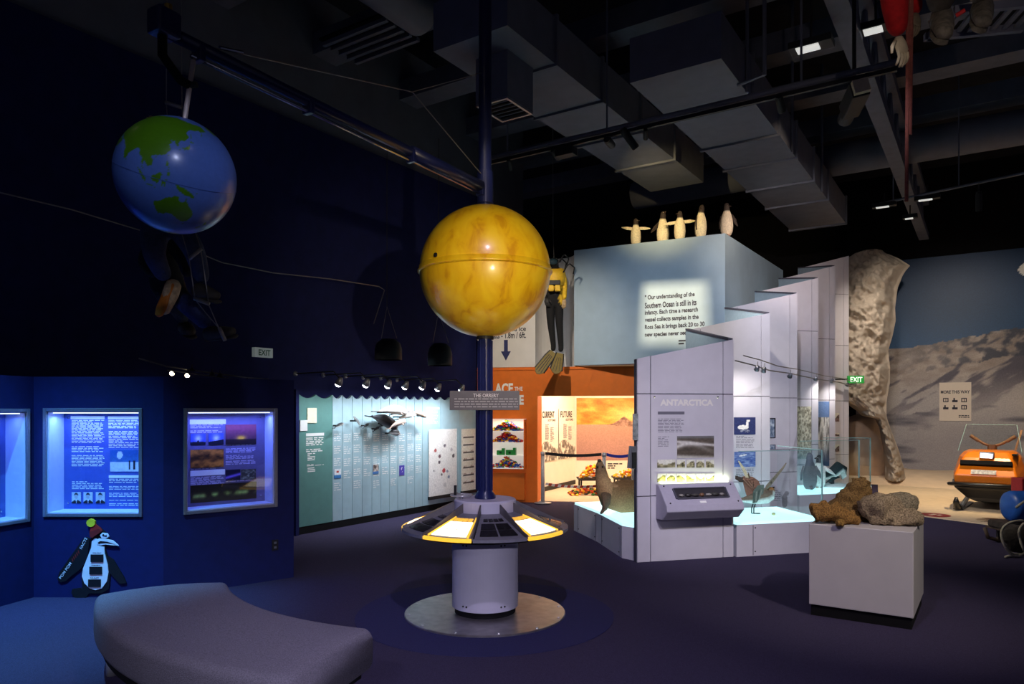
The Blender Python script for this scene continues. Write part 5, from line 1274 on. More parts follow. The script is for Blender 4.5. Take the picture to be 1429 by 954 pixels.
lp(ringloft([[(-.22,.5,.45),(.22,.5,.45),(.2,1.9,.45),(-.2,1.9,.45)], [(-.2,.55,.70),(.2,.55,.70),(.18,1.9,.66),(-.18,1.9,.66)]]), 'seat', m_sb, bevel=.05)
lp(MB().box((0,1.2,.375),(.5,1.6,.14)), 'chassis', m_so, bevel=.02)
# curved windscreen with its rim
ws = MB(); P0 = [(x, -.16+.55*x*x*1.4, .93) for x in np.linspace(-.44,.44,13)]; P1 = [(x*.80, .10+.55*x*x*1.2, 1.37) for x in np.linspace(-.44,.44,13)]
ws._a(P0+P1, [(i, i+1, 14+i, 13+i) for i in range(12)]); wso = lp(ws, 'windscreen', m_glass); md = wso.modifiers.new('thickness','SOLIDIFY'); md.thickness = .006
lp(MB().tube([P0[0]]+P1+[P0[-1]], .004, 6), 'windscreen_rim', m_edge, wso)
hb = lp(MB().tube([(-.3,.42,1.16),(-.12,.40,1.04),(0,.38,1.0),(.12,.40,1.04),(.3,.42,1.16)], .022, 8), 'handlebar', M('leather_brown', (120,80,50), .6), smooth=True); lp(MB().tube([(0,.36,.9),(0,.38,1.02)], .07, 10), 'steering_post', M('leather_brown2', (96,66,46), .6), hb)
for sx in (-1,1): lp(MB().tube([(sx*.2,.41,1.09),(sx*.32,.43,1.175)], .03, 10), 'grip', M('leather_tan', (122,84,52), .6), hb)
lp(MB().box((.36,.32,1.08),(.03,.05,.42),ry=.25), 'side_strap', M('strap_tan', (190,150,110), .7))

# ------------------------------------------------------------------ loaded sledge at the right edge
sx0 = at(1403,0,8.45).x; sl = thing('cargo_sledge', 'wooden cargo sledge carrying a blue drum, a red tin and rope', 'sledge', (sx0+.5, 8.5, 0))
m_wood = M('dark_wood', (74,58,48), .7, var=.3, scale=18)
for yy in (8.25, 8.85): MB().tube([(sx0+.02,yy,.18),(sx0+.06,yy,.06),(sx0+.2,yy,.022),(sx0+1.5,yy,.022)], .022, 8).build('runner', m_wood, sl, smooth=True)
for k in range(6): MB().box((sx0+.14+.24*k, 8.55, .19),(.14,.72,.025)).build('deck_slat', m_wood, sl)
for k in range(3):
    for yy in (8.25,8.85): MB().box((sx0+.2+.5*k, yy, .108),(.05,.04,.145)).build('strut', m_wood, sl)
MB().box((sx0+.6,8.56,.245),(1.1,.6,.09)).build('canvas_bundle', M('dark_canvas', (58,50,46), .9, var=.4, scale=14, bump=.6, bscale=20), sl, bevel=.03)
dm = Matrix.Translation((sx0+.02,8.45,.50)) @ Matrix.Rotation(R_(90),4,'Y')
dr_ = tag(MB().lathe([(0,0),(.12,.0),(.17,.025),(.182,.06),(.182,.9),(.17,.94),(0,.95)], 32, dm).build('blue_drum', M('drum_blue', (40,96,190), .4, var=.1, coat=.3), smooth=True), 'blue drum lying on the cargo sledge', 'drum')
MB().box((sx0+.5,8.45,.30),(.7,.3,.022)).build('drum_cradle', m_wood, sl)
rt_ = thing('red_tin', 'red square tin with a pale label standing behind the blue drum', 'tin', (sx0+.56, 8.82, .29))
MB().box((sx0+.56,8.82,.545),(.34,.2,.51)).build('tin_body', M('tin_red', (176,36,30), .45, var=.1), rt_, bevel=.01); MB().box((sx0+.56,8.717,.60),(.2,.006,.22)).build('tin_label', M('tin_label', (220,206,180), .6, var=.25, scale=20), rt_)
b = MB(); b.loft([(sx0-.25,8.10,.14),(sx0-.23,8.10,.16),(sx0-.12,8.10,.17),(sx0+.1,8.10,.165),(sx0+.4,8.10,.15),(sx0+.5,8.10,.13)], [(.03,.05),(.06,.13),(.07,.15),(.07,.15),(.06,.14),(.02,.05)], (0,0,1), 16, None, .03, 7)
for p in b.v: p.z = max(p.z, .004)
tag(b.build('canvas_sack', M('sack_dark', (56,50,46), .9, var=.5, scale=16, bump=.7, bscale=22), smooth=True), 'dark canvas sack propped on the carpet against the cargo sledge', 'sack')
b = MB()
b.tube([(sx0-.12+.1*math.sin(a*.5)+.16*math.cos(a), 7.96+.02*math.sin(a*3), .22+.19*math.sin(a)) for a in np.linspace(0, 12.4, 70)], .014, 6)
b.tube([(sx0-.1,7.96,.06),(sx0-.2,7.94,.02),(sx0-.28,7.96,.016),(sx0-.38,7.9,.016)], .014, 6); b.tube([(sx0-.05,8.2,.52),(sx0+.12,8.24,.62),(sx0+.3,8.27,.66)], .014, 6)
tag(b.build('rope_coil', M('rope_white', (176,168,150), .9, var=.2, scale=60), smooth=True), 'white rope coiled against the end of the cargo sledge', 'rope')

# ------------------------------------------------------------------ doorway of the brick room
m_belt = M('belt_black', (24,22,24), .7); m_beltb = M('belt_blue', (30,44,150), .7)
posts = [(757.5,12.45),(843,12.15),(884,11.95)]
for k, (px, Y) in enumerate(posts):
    x = at(px,0,Y).x
    t = thing('barrier_post', ('steel barrier post against the orange door jamb', 'steel barrier post rising behind the seal', 'steel barrier post half hidden by the zigzag wall end')[k], 'barrier post', (x,Y,0), 0, 'barrier posts across the brick room')
    m_post = bpy.data.materials.get('post_silver') or M('post_silver', (206,204,202), .38, .2)
    MB().lathe([(0,.013),(.15,.013),(.15,.02),(.04,.035),(.04,.04)], 24, Matrix.Translation((x,Y,0))).build('foot', m_steel, t, smooth=True)
    MB().tube([(x,Y,.03),(x,Y,.84)], .034, 14).build('pole', m_post, t, smooth=True); MB().tube([(x,Y,.84),(x,Y,.905)], .04, 14).build('belt_head', m_post, t, smooth=True)
for (a, c, mt, lb) in ((0,1,m_belt,'black barrier belt stretched across the brick room doorway'), (1,2,m_beltb,'blue barrier belt running behind the seal')):
    A = Vector((at(posts[a][0],0,posts[a][1]).x, posts[a][1])); B = Vector((at(posts[c][0],0,posts[c][1]).x, posts[c][1])); d = (B-A).normalized(); A += d*.045; B -= d*.045; pl = Plane(A, B)
    b = MB(); n = 10
    for i in range(n):
        s0, s1 = pl.L*i/n, pl.L*(i+1)/n; za, zb_ = (.875-.03*math.sin(math.pi*i/n)), (.875-.03*math.sin(math.pi*(i+1)/n))
        b.hexa([pl.P(s0,za-.025,.002),pl.P(s1,zb_-.025,.002),pl.P(s1,zb_-.025,-.002),pl.P(s0,za-.025,-.002)], [pl.P(s0,za+.025,.002),pl.P(s1,zb_+.025,.002),pl.P(s1,zb_+.025,-.002),pl.P(s0,za+.025,-.002)])
    tag(b.build('barrier_belt', mt), lb, 'barrier belt')
A = Vector((at(757.5,0,12.45).x, 12.45)); B = Vector((at(843,0,12.15).x, 12.15)); d = (B-A).normalized(); A += d*.04; B -= d*.04; pl = Plane(A, B)
hz = thing('hazard_tape', 'red and white hazard tape tied low between the barrier posts', 'tape', (A.x, A.y, .3))
n = 18
for i in range(n):
    s0, s1 = pl.L*i/n, pl.L*(i+1)/n; b = MB(); f_ = lambda s_: .345-.035*math.sin(math.pi*s_/pl.L)
    za, zb_ = f_(s0), f_(s1); sh = .02
    b.hexa([pl.P(s0,za-.022,.002),pl.P(s1,zb_-.022,.002),pl.P(s1,zb_-.022,-.002),pl.P(s0,za-.022,-.002)], [pl.P(s0+sh,za+.022,.002),pl.P(s1+sh,zb_+.022,.002),pl.P(s1+sh,zb_+.022,-.002),pl.P(s0+sh,za+.022,-.002)])
    b.build('tape_stripe', M('tape_red', (190,60,40), .6) if i % 2 else M('tape_white', (236,226,214), .6), hz)
BR = [(214,40,30),(245,200,30),(40,80,180),(50,130,60),(235,230,220),(230,120,30),(30,30,34),(150,30,30)]
m_brick = MA('toy_brick_plastic', .3, spec=.5, mottle=.03)
def heap(pl, s0, s1, z0, hmax, depth, n, seed, pal, off=0., shape=1.):
    rg = random.Random(seed); b = MB(); rz = math.atan2(pl.d.y, pl.d.x)
    for i in range(n):
        u = rg.random(); env = (1-abs(2*u-1)**shape)*hmax; z = z0+.012+env*rg.random()**.8
        p = pl.P(s0+(s1-s0)*u, z, off-depth*rg.random()); b.color(rg.choice(pal)); k = rg.choice((.03,.045,.06))
        b.box(p, (k*1.2,.035,.022), rz+rg.random()*3, rg.uniform(-.5,.5), rg.uniform(-.4,.4))
    return b
# lit shelves let into the orange wall
s0, s1 = orp.sx(685), orp.sx(733.5); zz = [orp.zz(709,y) for y in (652.5,635,617.2,601.5,585)]
sh = thing('brick_shelf', 'white lit shelf unit of toy bricks let into the orange wall', 'shelf', tuple(orp.P((s0+s1)/2, zz[0], .02)))
m_shw = M('lit_shelf_white', (240,236,226), .5, var=.02, emit=.32)
orp.slab(MB(), s0, s1, zz[0], zz[4], .003, .008).build('back_board', m_shw, sh)
for z_ in zz[:4]: orp.slab(MB(), s0, s1, z_, z_+.012, .008, .21).build('shelf_board', m_shw, sh)
orp.slab(MB(), s0-.015, s0, zz[0], zz[4]+.012, .003, .21).build('side_board', m_orange, sh); orp.slab(MB(), s1, s1+.015, zz[0], zz[4]+.012, .003, .21).build('side_board', m_orange, sh); orp.slab(MB(), s0-.015, s1+.015, zz[4], zz[4]+.012, .003, .21).build('top_board', m_shw, sh)
W_ = s1-s0
for k, nm, pal in ((0,'blue, yellow and white',[BR[2],BR[2],BR[1],BR[4],BR[3],BR[0]]), (2,'mostly red',[BR[0],BR[0],BR[7],BR[2],BR[1]]), (3,'mixed red, green and yellow',[BR[0],BR[3],BR[1],BR[2],BR[7],BR[5]])):
    o = heap(orp, s0+.05, s1-.05, zz[k]+.012, .19, .16, 230, k+2, pal, .19, .8).build('brick_heap', m_brick); tag(o, 'heap of %s toy bricks on the lit shelf' % nm, 'toy bricks', None, 'stuff')
for k, (u0, u1, hh, lb) in enumerate(((.22,.44,.08,'small green toy brick model on the lit shelf'), (.48,.76,.09,'longer green toy brick model with a window on the lit shelf'))):
    t = thing('brick_model', lb, 'toy model', tuple(orp.P(s0+W_*(u0+u1)/2, zz[1]+.012, .1)))
    b = MB().color((44,140,64)); orp.slab(b, s0+W_*u0, s0+W_*u1, zz[1]+.0125, zz[1]+.0125+hh, .06, .15); b.build('model_body', m_brick, t)
    b = MB().color((44,140,64)); orp.slab(b, s0+W_*(u1-.08), s0+W_*u1, zz[1]+.0125+hh, zz[1]+.05+hh, .06, .15); b.build('model_tower', m_brick, t)
    b = MB().color((20,50,28)); orp.slab(b, s0+W_*(u0+.08), s0+W_*(u0+.14), zz[1]+.04, zz[1]+.07, .15, .153); b.build('model_window', m_brick, t)
area('shelf_light', orp.P((s0+s1)/2, zz[4]-.02, .16), orp.P((s0+s1)/2, 0, .12), 2.0, (255,240,215), W_*.9, .06, sh)
# low brick tables inside
for k, (px, Y, wd, lb) in enumerate(((828,14.2,.62,'low dark table heaped with yellow toy bricks'), (880,14.4,.7,'second low dark table with orange toy bricks beside the mural'))):
    x = at(px,0,Y).x; t = thing('brick_table', lb, 'table', (x,Y,0)); MB().box((x,Y,.265),(wd,.55,.03)).build('table_top', m_darkbits, t)
    for sx in (-1,1):
        for sy in (-1,1): MB().box((x+sx*wd*.42, Y+sy*.22, .131),(.03,.03,.238)).build('leg', m_darkbits, t)
    pl = Plane((x-wd/2,Y),(x+wd/2,Y)); tag(heap(pl, .04, wd-.04, .281, (.24,.14)[k], .4, 190, 20+k, [BR[1],BR[1],BR[5],BR[1],BR[0],BR[4]], .2, 1.6).build('brick_heap', m_brick), ('heap of yellow toy bricks on the low table', 'heap of orange and red toy bricks on the second low table')[k], 'toy bricks', None, 'stuff')
pl = Plane((at(795,0,13.7).x,13.7),(at(842,0,13.7).x,13.7)); tag(heap(pl, 0, pl.L, .013, .14, .5, 170, 31, [BR[0],BR[6],BR[1],BR[5],BR[3],BR[7]], .25, 1.2).build('brick_heap', m_brick), 'loose red, black and yellow toy bricks strewn on the beige floor', 'toy bricks', None, 'stuff')

# ------------------------------------------------------------------ hanging figures
m_cloth = MA('cloth_figure', .85, mottle=.2, mscale=30, bump=.4, bscale=40)
def figure(name, label, cat, joints, edges, root):
    """one continuous skinned body from a joint graph: joints name -> (point, radius, colour)"""
    bm = bmesh.new(); ly = bm.verts.layers.skin.verify(); vm = {}
    base = Vector(joints[root][0])
    for k, (p, r, c) in joints.items():
        v = bm.verts.new(Vector(p)-base); v[ly].radius = (r, r); v[ly].use_root = (k == root); vm[k] = v
    for a, c in edges: bm.edges.new((vm[a], vm[c]))
    me = bpy.data.meshes.new(name); bm.to_mesh(me); bm.free()
    o = bpy.data.objects.new(name, me); col.objects.link(o)
    o.modifiers.new('skin','SKIN').use_smooth_shade = True
    q = o.modifiers.new('s','SUBSURF'); q.levels = 2; q.render_levels = 2
    dg = bpy.context.evaluated_depsgraph_get(); dg.update()
    m2 = bpy.data.meshes.new_from_object(o.evaluated_get(dg)); o.modifiers.clear(); o.data = m2; o.location = base
    WM[o] = Matrix.Translation(base)
    js = [(Vector(p)-base, c) for p, r, c in joints.values()]
    ca = m2.color_attributes.new('Col','FLOAT_COLOR','POINT')
    arr = []
    for v in m2.vertices:
        c = min(js, key=lambda q: (q[0]-v.co).length)[1]; arr += list(lin(c))+[1.]
    ca.data.foreach_set('color', np.array(arr, dtype=np.float32))
    m2.materials.clear(); m2.materials.append(m_cloth)
    for p in m2.polygons: p.use_smooth = True
    return tag(o, label, cat)
def hand(b, w, d, up, side, s=1.):
    """palm and five fingers from the wrist w along d"""
    w = Vector(w); d = Vector(d).normalized(); up = Vector(up).normalized(); side = Vector(side).normalized()
    b.loft([w, w+d*.04*s, w+d*.08*s, w+d*.095*s], [(.026*s,.016*s),(.042*s,.018*s),(.042*s,.016*s),(.03*s,.012*s)], up, 10)
    for k, ln in enumerate((.065,.075,.07,.055)):
        r = w+d*.085*s+side*(-.03+.02*k)*s; b.tube([r, r+d*ln*.5*s+up*-.004, r+d*ln*.85*s-up*.022*s, r+d*ln*s-up*.04*s], [.010*s,.0095*s,.009*s,.006*s], 7)
    r = w+d*.03*s-side*.035*s; b.tube([r, r+d*.035*s-side*.03*s, r+d*.07*s-side*.035*s-up*.01*s], [.012*s,.011*s,.007*s], 7)
# diver in front of the curved niche
Yd = 12.05; D = lambda px, py, dy=0.: at(px, py, Yd+dy)
BK, YL = (14,14,17), (206,168,40)
J = dict(pelvis=(D(773.5,414),.13,BK), waist=(D(773.5,404),.135,BK), chest=(D(774,388),.15,BK), neck=(D(774,374),.07,BK), head=(D(773,366,-.02),.09,BK), crown=(D(773,359,-.02),.07,BK),
 sr=(D(785,380),.075,YL), er=(D(787.5,398),.058,YL), wr=(D(787.5,418,-.05),.042,YL), sl=(D(763,380),.075,BK), el=(D(759,398),.058,BK), wl=(D(762,416,-.1),.042,BK),
 hl=(D(768.5,424),.095,BK), kl=(D(768.5,450),.068,BK), al=(D(772.5,484),.045,BK), tl=(D(771.5,490,-.03),.045,BK), hr=(D(779.5,424),.095,BK), kr=(D(780.5,450),.068,BK), ar=(D(783,485),.045,BK), tr=(D(782,491,-.03),.045,BK))
E = [('pelvis','waist'),('waist','chest'),('chest','neck'),('neck','head'),('head','crown'),('chest','sr'),('sr','er'),('er','wr'),('chest','sl'),('sl','el'),('el','wl'),('pelvis','hl'),('hl','kl'),('kl','al'),('al','tl'),('pelvis','hr'),('hr','kr'),('kr','ar'),('ar','tr')]
dv = figure('diver', 'mannequin diver in a black wetsuit and yellow vest hanging beside the pale box', 'mannequin', J, E, 'pelvis')
m_vest = M('vest_yellow', (214,172,34), .6, var=.1)
b = MB(); b.loft([D(774,399),D(774,392),D(774,384),D(774,377)], [(.165,.165),(.18,.18),(.185,.175),(.15,.14)], (0,1,0), 18); b.build('vest', m_vest, dv, smooth=True)
b = MB(); b.loft([D(773.5,405),D(773.5,401)], [(.158,.158),(.16,.16)], (0,1,0), 18); b.build('belt', m_vest, dv, smooth=True)
for px in (769,778): MB().box(D(px,402,-.19), (.09,.06,.10)).build('weight_pouch', m_vest, dv, bevel=.012)
MB().box(D(773.5,394,-.19), (.2,.03,.08)).build('vest_panel', m_darkbits, dv, bevel=.008)
for k, (x0,y0,x1,y1) in enumerate(((776,372,788,376),(781,366,791,370),(786,380,800,382))):
    a, c = D(x0,y0,-.15), D(x1,y1,-.02); mid = (a+c)/2+Vector((.02,-.08,.14)); MB().tube([a, a.lerp(mid,.6)+Vector((0,0,.03)), mid, c.lerp(mid,.5)+Vector((.05,0,.02)), c], .012, 8).build('air_hose', m_darkbits, dv, smooth=True)
MB().sph(D(772,365,-.10), (.075,.03,.055), 14, 8).build('face_mask', M('mask_glass', (40,60,70), .15), dv, smooth=True)
MB().tube([D(768,400,.2), D(768,376,.2)], .085, 16).build('air_tank', M('tank_yellow', (200,160,30), .4), dv, smooth=True)
b = MB(); hand(b, J['wr'][0], (-.1,-.1,-1), (.3,-1,0), (1,.3,0), 1.0); b.build('glove', M('glove_tan', (176,150,110), .7), dv, smooth=True)
b = MB(); hand(b, J['wl'][0], (.2,-.3,-1), (-.3,-1,0), (-1,.3,0), 1.0); b.build('glove', M('glove_black', (30,30,32), .7), dv, smooth=True)
m_finc = M('fin_olive', (112,94,20), .5, var=.15, scale=20)
for (ax, ay, tx, ty, w_) in ((772,491,750,520,.085),(781.5,493,775,520,.095)):
    a, c = D(ax,ay,-.02), D(tx,ty,-.18); d = (c-a).normalized(); sd_ = d.cross(Vector((0,-1,.25))).normalized(); nm = sd_.cross(d)
    fb = MB().fin([a+sd_*.055, a+d*.1+sd_*.075, c-d*.06+sd_*w_, c+sd_*w_*.5, c+d*.02, c-sd_*w_*.5, c-d*.06-sd_*w_, a+d*.1-sd_*.075, a-sd_*.055], .02, nm).build('swim_fin', m_finc, dv)
    for kk in (-.55,0,.55): MB().tube([a+d*.08+sd_*.05*kk-nm*.0, c-d*.03+sd_*w_*kk], .012, 6).build('fin_rib', m_darkbits, fb)
    for kk in (-1,1): MB().tube([a+sd_*.058*kk, a+d*.12+sd_*.078*kk, c-d*.06+sd_*w_*1.02*kk], .014, 6).build('fin_rail', m_darkbits, fb)
MB().tube([D(773,360,.05), Vector((D(773,0).x, Yd+.25, 4.7)), Vector((D(773,0).x, Yd+.3, 7.35))], .006, 6).build('hanging_wire', m_wire, dv)

# climbers on the rope ladder behind the globe
Yk = 5.7; K = lambda px, py, dy=0.: at(px, py, Yk+dy)
BLU, DB, OR_ = (56,66,96), (34,36,42), (176,104,30)
J = dict(pelvis=(K(232,300),.13,BLU), waist=(K(229,278),.125,BLU), chest=(K(226,250),.15,BLU), neck=(K(226,222),.06,BLU), head=(K(226,210),.085,(120,96,80)), crown=(K(226,200),.08,DB),
 sl=(K(206,238),.07,BLU), el=(K(196,215,-.1),.05,BLU), wl=(K(212,190,-.2),.04,BLU), sr=(K(246,238),.07,BLU), er=(K(258,215,-.1),.05,BLU), wr=(K(248,190,-.2),.04,BLU),
 hl=(K(214,320),.115,BLU), kl=(K(215,358,-.12),.09,BLU), al=(K(232,390,.05),.062,BLU), hr=(K(250,318),.11,BLU), kr=(K(272,350,-.1),.085,BLU), ar=(K(284,396,.05),.062,BLU))
E = [('pelvis','waist'),('waist','chest'),('chest','neck'),('neck','head'),('head','crown'),('chest','sr'),('sr','er'),('er','wr'),('chest','sl'),('sl','el'),('el','wl'),('pelvis','hl'),('hl','kl'),('kl','al'),('pelvis','hr'),('hr','kr'),('kr','ar')]
c1 = figure('climber', 'mannequin climber in blue trousers with orange soled boots on the rope ladder', 'mannequin', J, E, 'pelvis')
def boot(par, heel, toe, sole, upper, soff):
    heel, toe = Vector(heel), Vector(toe); d = (toe-heel).normalized()
    b = MB(); b.loft([heel-d*.03, heel, heel+d*.08, heel.lerp(toe,.6), toe-d*.02, toe], [(.03,.03),(.055,.06),(.06,.065),(.058,.05),(.045,.035),(.015,.015)], soff, 12); o = b.build('boot', upper, par, smooth=True)
    sv = Vector(soff).normalized()*-.045; b = MB(); b.loft([heel-d*.035+sv, heel+sv, heel.lerp(toe,.4)+sv, heel.lerp(toe,.75)+sv, toe+sv, toe+d*.015+sv], [(.02,.014),(.05,.016),(.045,.016),(.055,.016),(.04,.016),(.01,.01)], soff, 12); b.build('sole', sole, o, smooth=True)
m_bd = M('boot_dark', (62,54,44), .8, var=.2); m_btan = M('boot_fur', (190,160,120), .9, var=.3, scale=30); m_solo = M('sole_orange', (206,116,26), .7, var=.15); m_sold = M('sole_dark', (54,48,40), .8)
boot(c1, K(243,396,.05), K(228,438,-.0), m_solo, m_btan, (.4,.9,.3)); boot(c1, K(276,405,.05), K(303,413,-.1), m_sold, m_bd, (0,-.2,1))
b = MB().color((170,140,110)); hand(b, K(212,190,-.2), (0,-.2,1), (0,-1,0), (1,0,0)); hand(b, K(248,190,-.2), (0,-.2,1), (0,-1,0), (-1,0,0)); tag(b.build('gloves', m_cloth, c1, smooth=True), kind='stuff')
Yk2 = 6.15; K2 = lambda px, py, dy=0.: at(px, py, Yk2+dy)
DBL = (40,50,96)
J = dict(pelvis=(K2(236,402),.12,DB), waist=(K2(228,380),.115,DB), chest=(K2(222,352),.14,DB), neck=(K2(222,328),.06,DB), head=(K2(222,316),.085,DB), crown=(K2(222,306),.08,DB),
 sl=(K2(206,342),.065,DB), el=(K2(200,368,-.1),.05,DB), wl=(K2(214,384,-.25),.04,DB), sr=(K2(240,342),.065,DB), er=(K2(254,362,-.1),.05,DB), wr=(K2(262,384,-.25),.04,DB),
 hl=(K2(246,412),.10,DB), kl=(K2(262,426,-.25),.085,DBL), al=(K2(292,456,-.1),.06,DBL), hr=(K2(232,412),.10,DB), kr=(K2(244,424,-.2),.08,DB), ar=(K2(256,446,.15),.055,DB))
c2 = figure('climber', 'second mannequin climber in dark clothing whose leg hangs lowest on the ladder', 'mannequin', J, E, 'pelvis')
boot(c2, K2(290,466,-.1), K2(326,462,-.25), m_sold, m_bd, (-.1,-.4,1)); boot(c2, K2(256,456,.15), K2(268,464,.05), m_sold, m_bd, (0,-.3,1))
ld = thing('rope_ladder', 'wire rope ladder with pale rungs hanging behind the earth globe', 'ladder', tuple(at(290,470,5.45)))
Yl = 5.42; Q_ = lambda px, py: at(px, py, Yl)
MB().tube([Vector((Q_(236,100).x, Yl, 7.3)), Q_(232,145), Q_(240,240), Q_(252,320), Q_(264,360), Q_(272,417), Q_(287,436), Q_(306,458), Q_(313,475)], .004, 5).build('rope', m_wire, ld)
MB().tube([Vector((Q_(248,100).x, Yl, 7.3)), Q_(254,150), Q_(262,240), Q_(272,322), Q_(280,346), Q_(288,400), Q_(291,424), Q_(302,450), Q_(306,458)], .004, 5).build('rope', m_wire, ld)
m_rung = M('rung_alu', (150,146,138), .5, .3)
for a, c in (((231,143),(254,150)),((264,361),(281,347)),((271,416),(292,424)),((306,457),(314,475)),((238,240),(263,240)),((245,282),(268,284))): MB().tube([Q_(*a), Q_(*c)], .015, 8).build('rung', m_rung, ld, smooth=True)

# red jacketed figure hanging from the ceiling
Yr = 4.2; H_ = lambda px, py, dy=0.: at(px, py, Yr+dy)
RD, GY = (170,16,20), (70,66,60)
J = dict(pelvis=(H_(1342,-112,.1),.15,GY), waist=(H_(1315,-122,.05),.145,RD), chest=(H_(1280,-118),.165,RD), neck=(H_(1250,-128,-.02),.07,RD), head=(H_(1238,-138,-.05),.09,(150,110,90)), crown=(H_(1228,-146,-.05),.085,RD),
 sl=(H_(1258,-92,-.12),.09,RD), el=(H_(1246,-18,-.18),.085,RD), wl=(H_(1254,52,-.15),.052,RD), sr=(H_(1272,-86,.15),.09,RD), er=(H_(1262,-30,.25),.075,RD), wr=(H_(1278,20,.2),.05,RD),
 hl=(H_(1322,-78,-.08),.115,GY), kl=(H_(1312,-24,-.2),.09,GY), al=(H_(1314,12,-.05),.07,GY), hr=(H_(1362,-88,.1),.115,GY), kr=(H_(1370,-36,-.05),.09,GY), ar=(H_(1370,0,.1),.07,GY))
rf = figure('hanging_climber', 'mannequin in a red jacket with pale gloves hanging from the ceiling', 'mannequin', J, E, 'pelvis')
m_bg = M('boot_grey', (112,106,92), .9, var=.4, scale=26, bump=.6, bscale=30)
boot(rf, H_(1313,22,-.0), H_(1318,48,-.26), m_bg, m_bg, (0,-.9,.5)); boot(rf, H_(1370,8,.15), H_(1372,32,-.1), m_bg, m_bg, (0,-.9,.5))
b = MB(); hand(b, H_(1254,52,-.15), (.25,-.05,-1), (.3,-1,0), (1,.3,0), 1.0); b.build('glove', M('glove_pale', (206,192,158), .8, var=.1), rf, smooth=True)
b = MB(); hand(b, H_(1278,20,.2), (-.1,-.2,-1), (.3,-1,0), (1,.3,0), .9); b.build('glove', M('glove_grey', (120,110,90), .8), rf, smooth=True)
MB().tube([H_(1334,22,-.05), H_(1347,14,-.08)], .012, 6).build('red_strap', M('strap_red', (200,26,30), .7), rf)
MB().tube([H_(1315,-120,.05), Vector((H_(1315,0).x, Yr+.05, 7.3))], .008, 6).build('hanging_wire', m_wire, rf)
m_rope = M('rope_red', (120,64,54), .9, var=.25, scale=40)
rp2 = thing('climbing_rope', 'reddish climbing rope dangling from the red jacketed mannequin', 'rope', tuple(H_(1264,281,-.12)))
for (x0, y1) in ((1265,281),(1270,188),(1268,150)): MB().tube([H_(x0+3,-60,-.12), H_(x0+2,20,-.12), H_(x0,y1,-.12)], .010, 7).build('rope_strand', m_rope, rp2)

# ------------------------------------------------------------------ ceiling services
def duct(label, p, lu, lv, z0, z1, ribs):
    t = thing('air_duct', label, 'air duct', (p[0], p[1], z0)); ub(MB(), p, lu, lv, z0, z1).build('duct_body', m_duct, t)
    for q in ribs:
        s = Vector(p)+U*q+V*(-.03 if lv > 0 else .03); ub(MB(), s, .045, lv+(.06 if lv > 0 else -.06), z0-.03, z1+.03).build('duct_flange', m_steelbeam, t)
    return t
t = duct('large square grey air duct running over the zigzag wall', (2.18,7.47), 8.1, -1.03, 5.30, 5.80, (1.15,2.45,3.5,4.75,6.0,7.9))
for q in (.9, 3.2, 5.4):
    s = Vector((2.18,7.47))+U*q+V*.02; MB().tube([(s.x,s.y,5.27),(s.x,s.y,7.4)], .02, 6).build('hanger_rod', m_steelbeam, t)
MB().tube([Vector((2.18,7.47)+tuple()).to_3d() + Vector((.35,.55,5.27)), (2.72,7.72,5.24), (2.72,7.72,7.4)], .022, 6).build('conduit', m_steelbeam, t)
duct('square grey air duct ending beside the blue column', (-.047,7.2), 6.0, -.96, 5.50, 6.02, (.95,2.1,3.3,4.6))
t = thing('air_vent', 'square grilled air vent box hanging below the duct by the blue column', 'air vent', (-.05,7.67,5.0))
ub(MB(), (-.05,7.67), .52, -.42, 5.0, 5.499).build('vent_box', m_duct, t)
for q in range(6): ub(MB(), Vector((-.05,7.67))+U*(.04+.08*q)-V*.03, .03, -.36, 4.985, 5.0).build('vent_slat', m_black, t)
for a_ in ((0,.52,0,-.03), (0,.52,-.39,-.03), (0,.03,-.03,-.36), (.49,.03,-.03,-.36)): ub(MB(), Vector((-.05,7.67))+U*a_[0]+V*a_[2], a_[1], a_[3], 4.975, 5.0).build('vent_rim', m_alu, t)
# joists, round duct, trusses
for k in range(9):
    p = Vector((-9.5,11.5))+U*(-4.6+1.75*k); o = ub(MB(), p, .42, 24, 6.55, 6.85).build('ceiling_joist', m_steelbeam)
    tag(o, 'painted steel joist spanning under the ceiling deck', 'joist', 'joists under the ceiling deck')
o = MB().tube([(2.6,15.15,6.15),(13.2,8.1,6.15)], .28, 20).build('round_duct', m_duct, smooth=True); tag(o, 'long round grey duct crossing above the mural', 'air duct')
o = MB().tube([(-1.9,7.0,6.22),(-1.05,8.3,6.22)], .25, 20).build('round_duct', m_duct, smooth=True); tag(o, 'short round grey duct beside the blue column top', 'air duct')
def truss(label, p, L, z0, z1):
    t = thing('roof_truss', label, 'truss', (p[0],p[1],z0)); p = Vector(p)
    ub(MB(), p, L, .20, z0, z0+.14).build('bottom_chord', m_steelbeam, t); ub(MB(), p, L, .20, z1, z1+.14).build('top_chord', m_steelbeam, t)
    n = int(L/.9)
    for k in range(n):
        a = p+U*(.9*k)+V*.1; c = p+U*(.9*(k+.5))+V*.1; e_ = p+U*(.9*(k+1))+V*.1
        MB().tube([(a.x,a.y,z0+.12),(c.x,c.y,z1+.02)], .03, 6).build('web_member', m_steelbeam, t); MB().tube([(c.x,c.y,z1+.02),(e_.x,e_.y,z0+.12)], .03, 6).build('web_member', m_steelbeam, t)
truss('long painted steel roof truss crossing above the snowmobile', (2.4,6.0), 13.0, 5.60, 6.40)
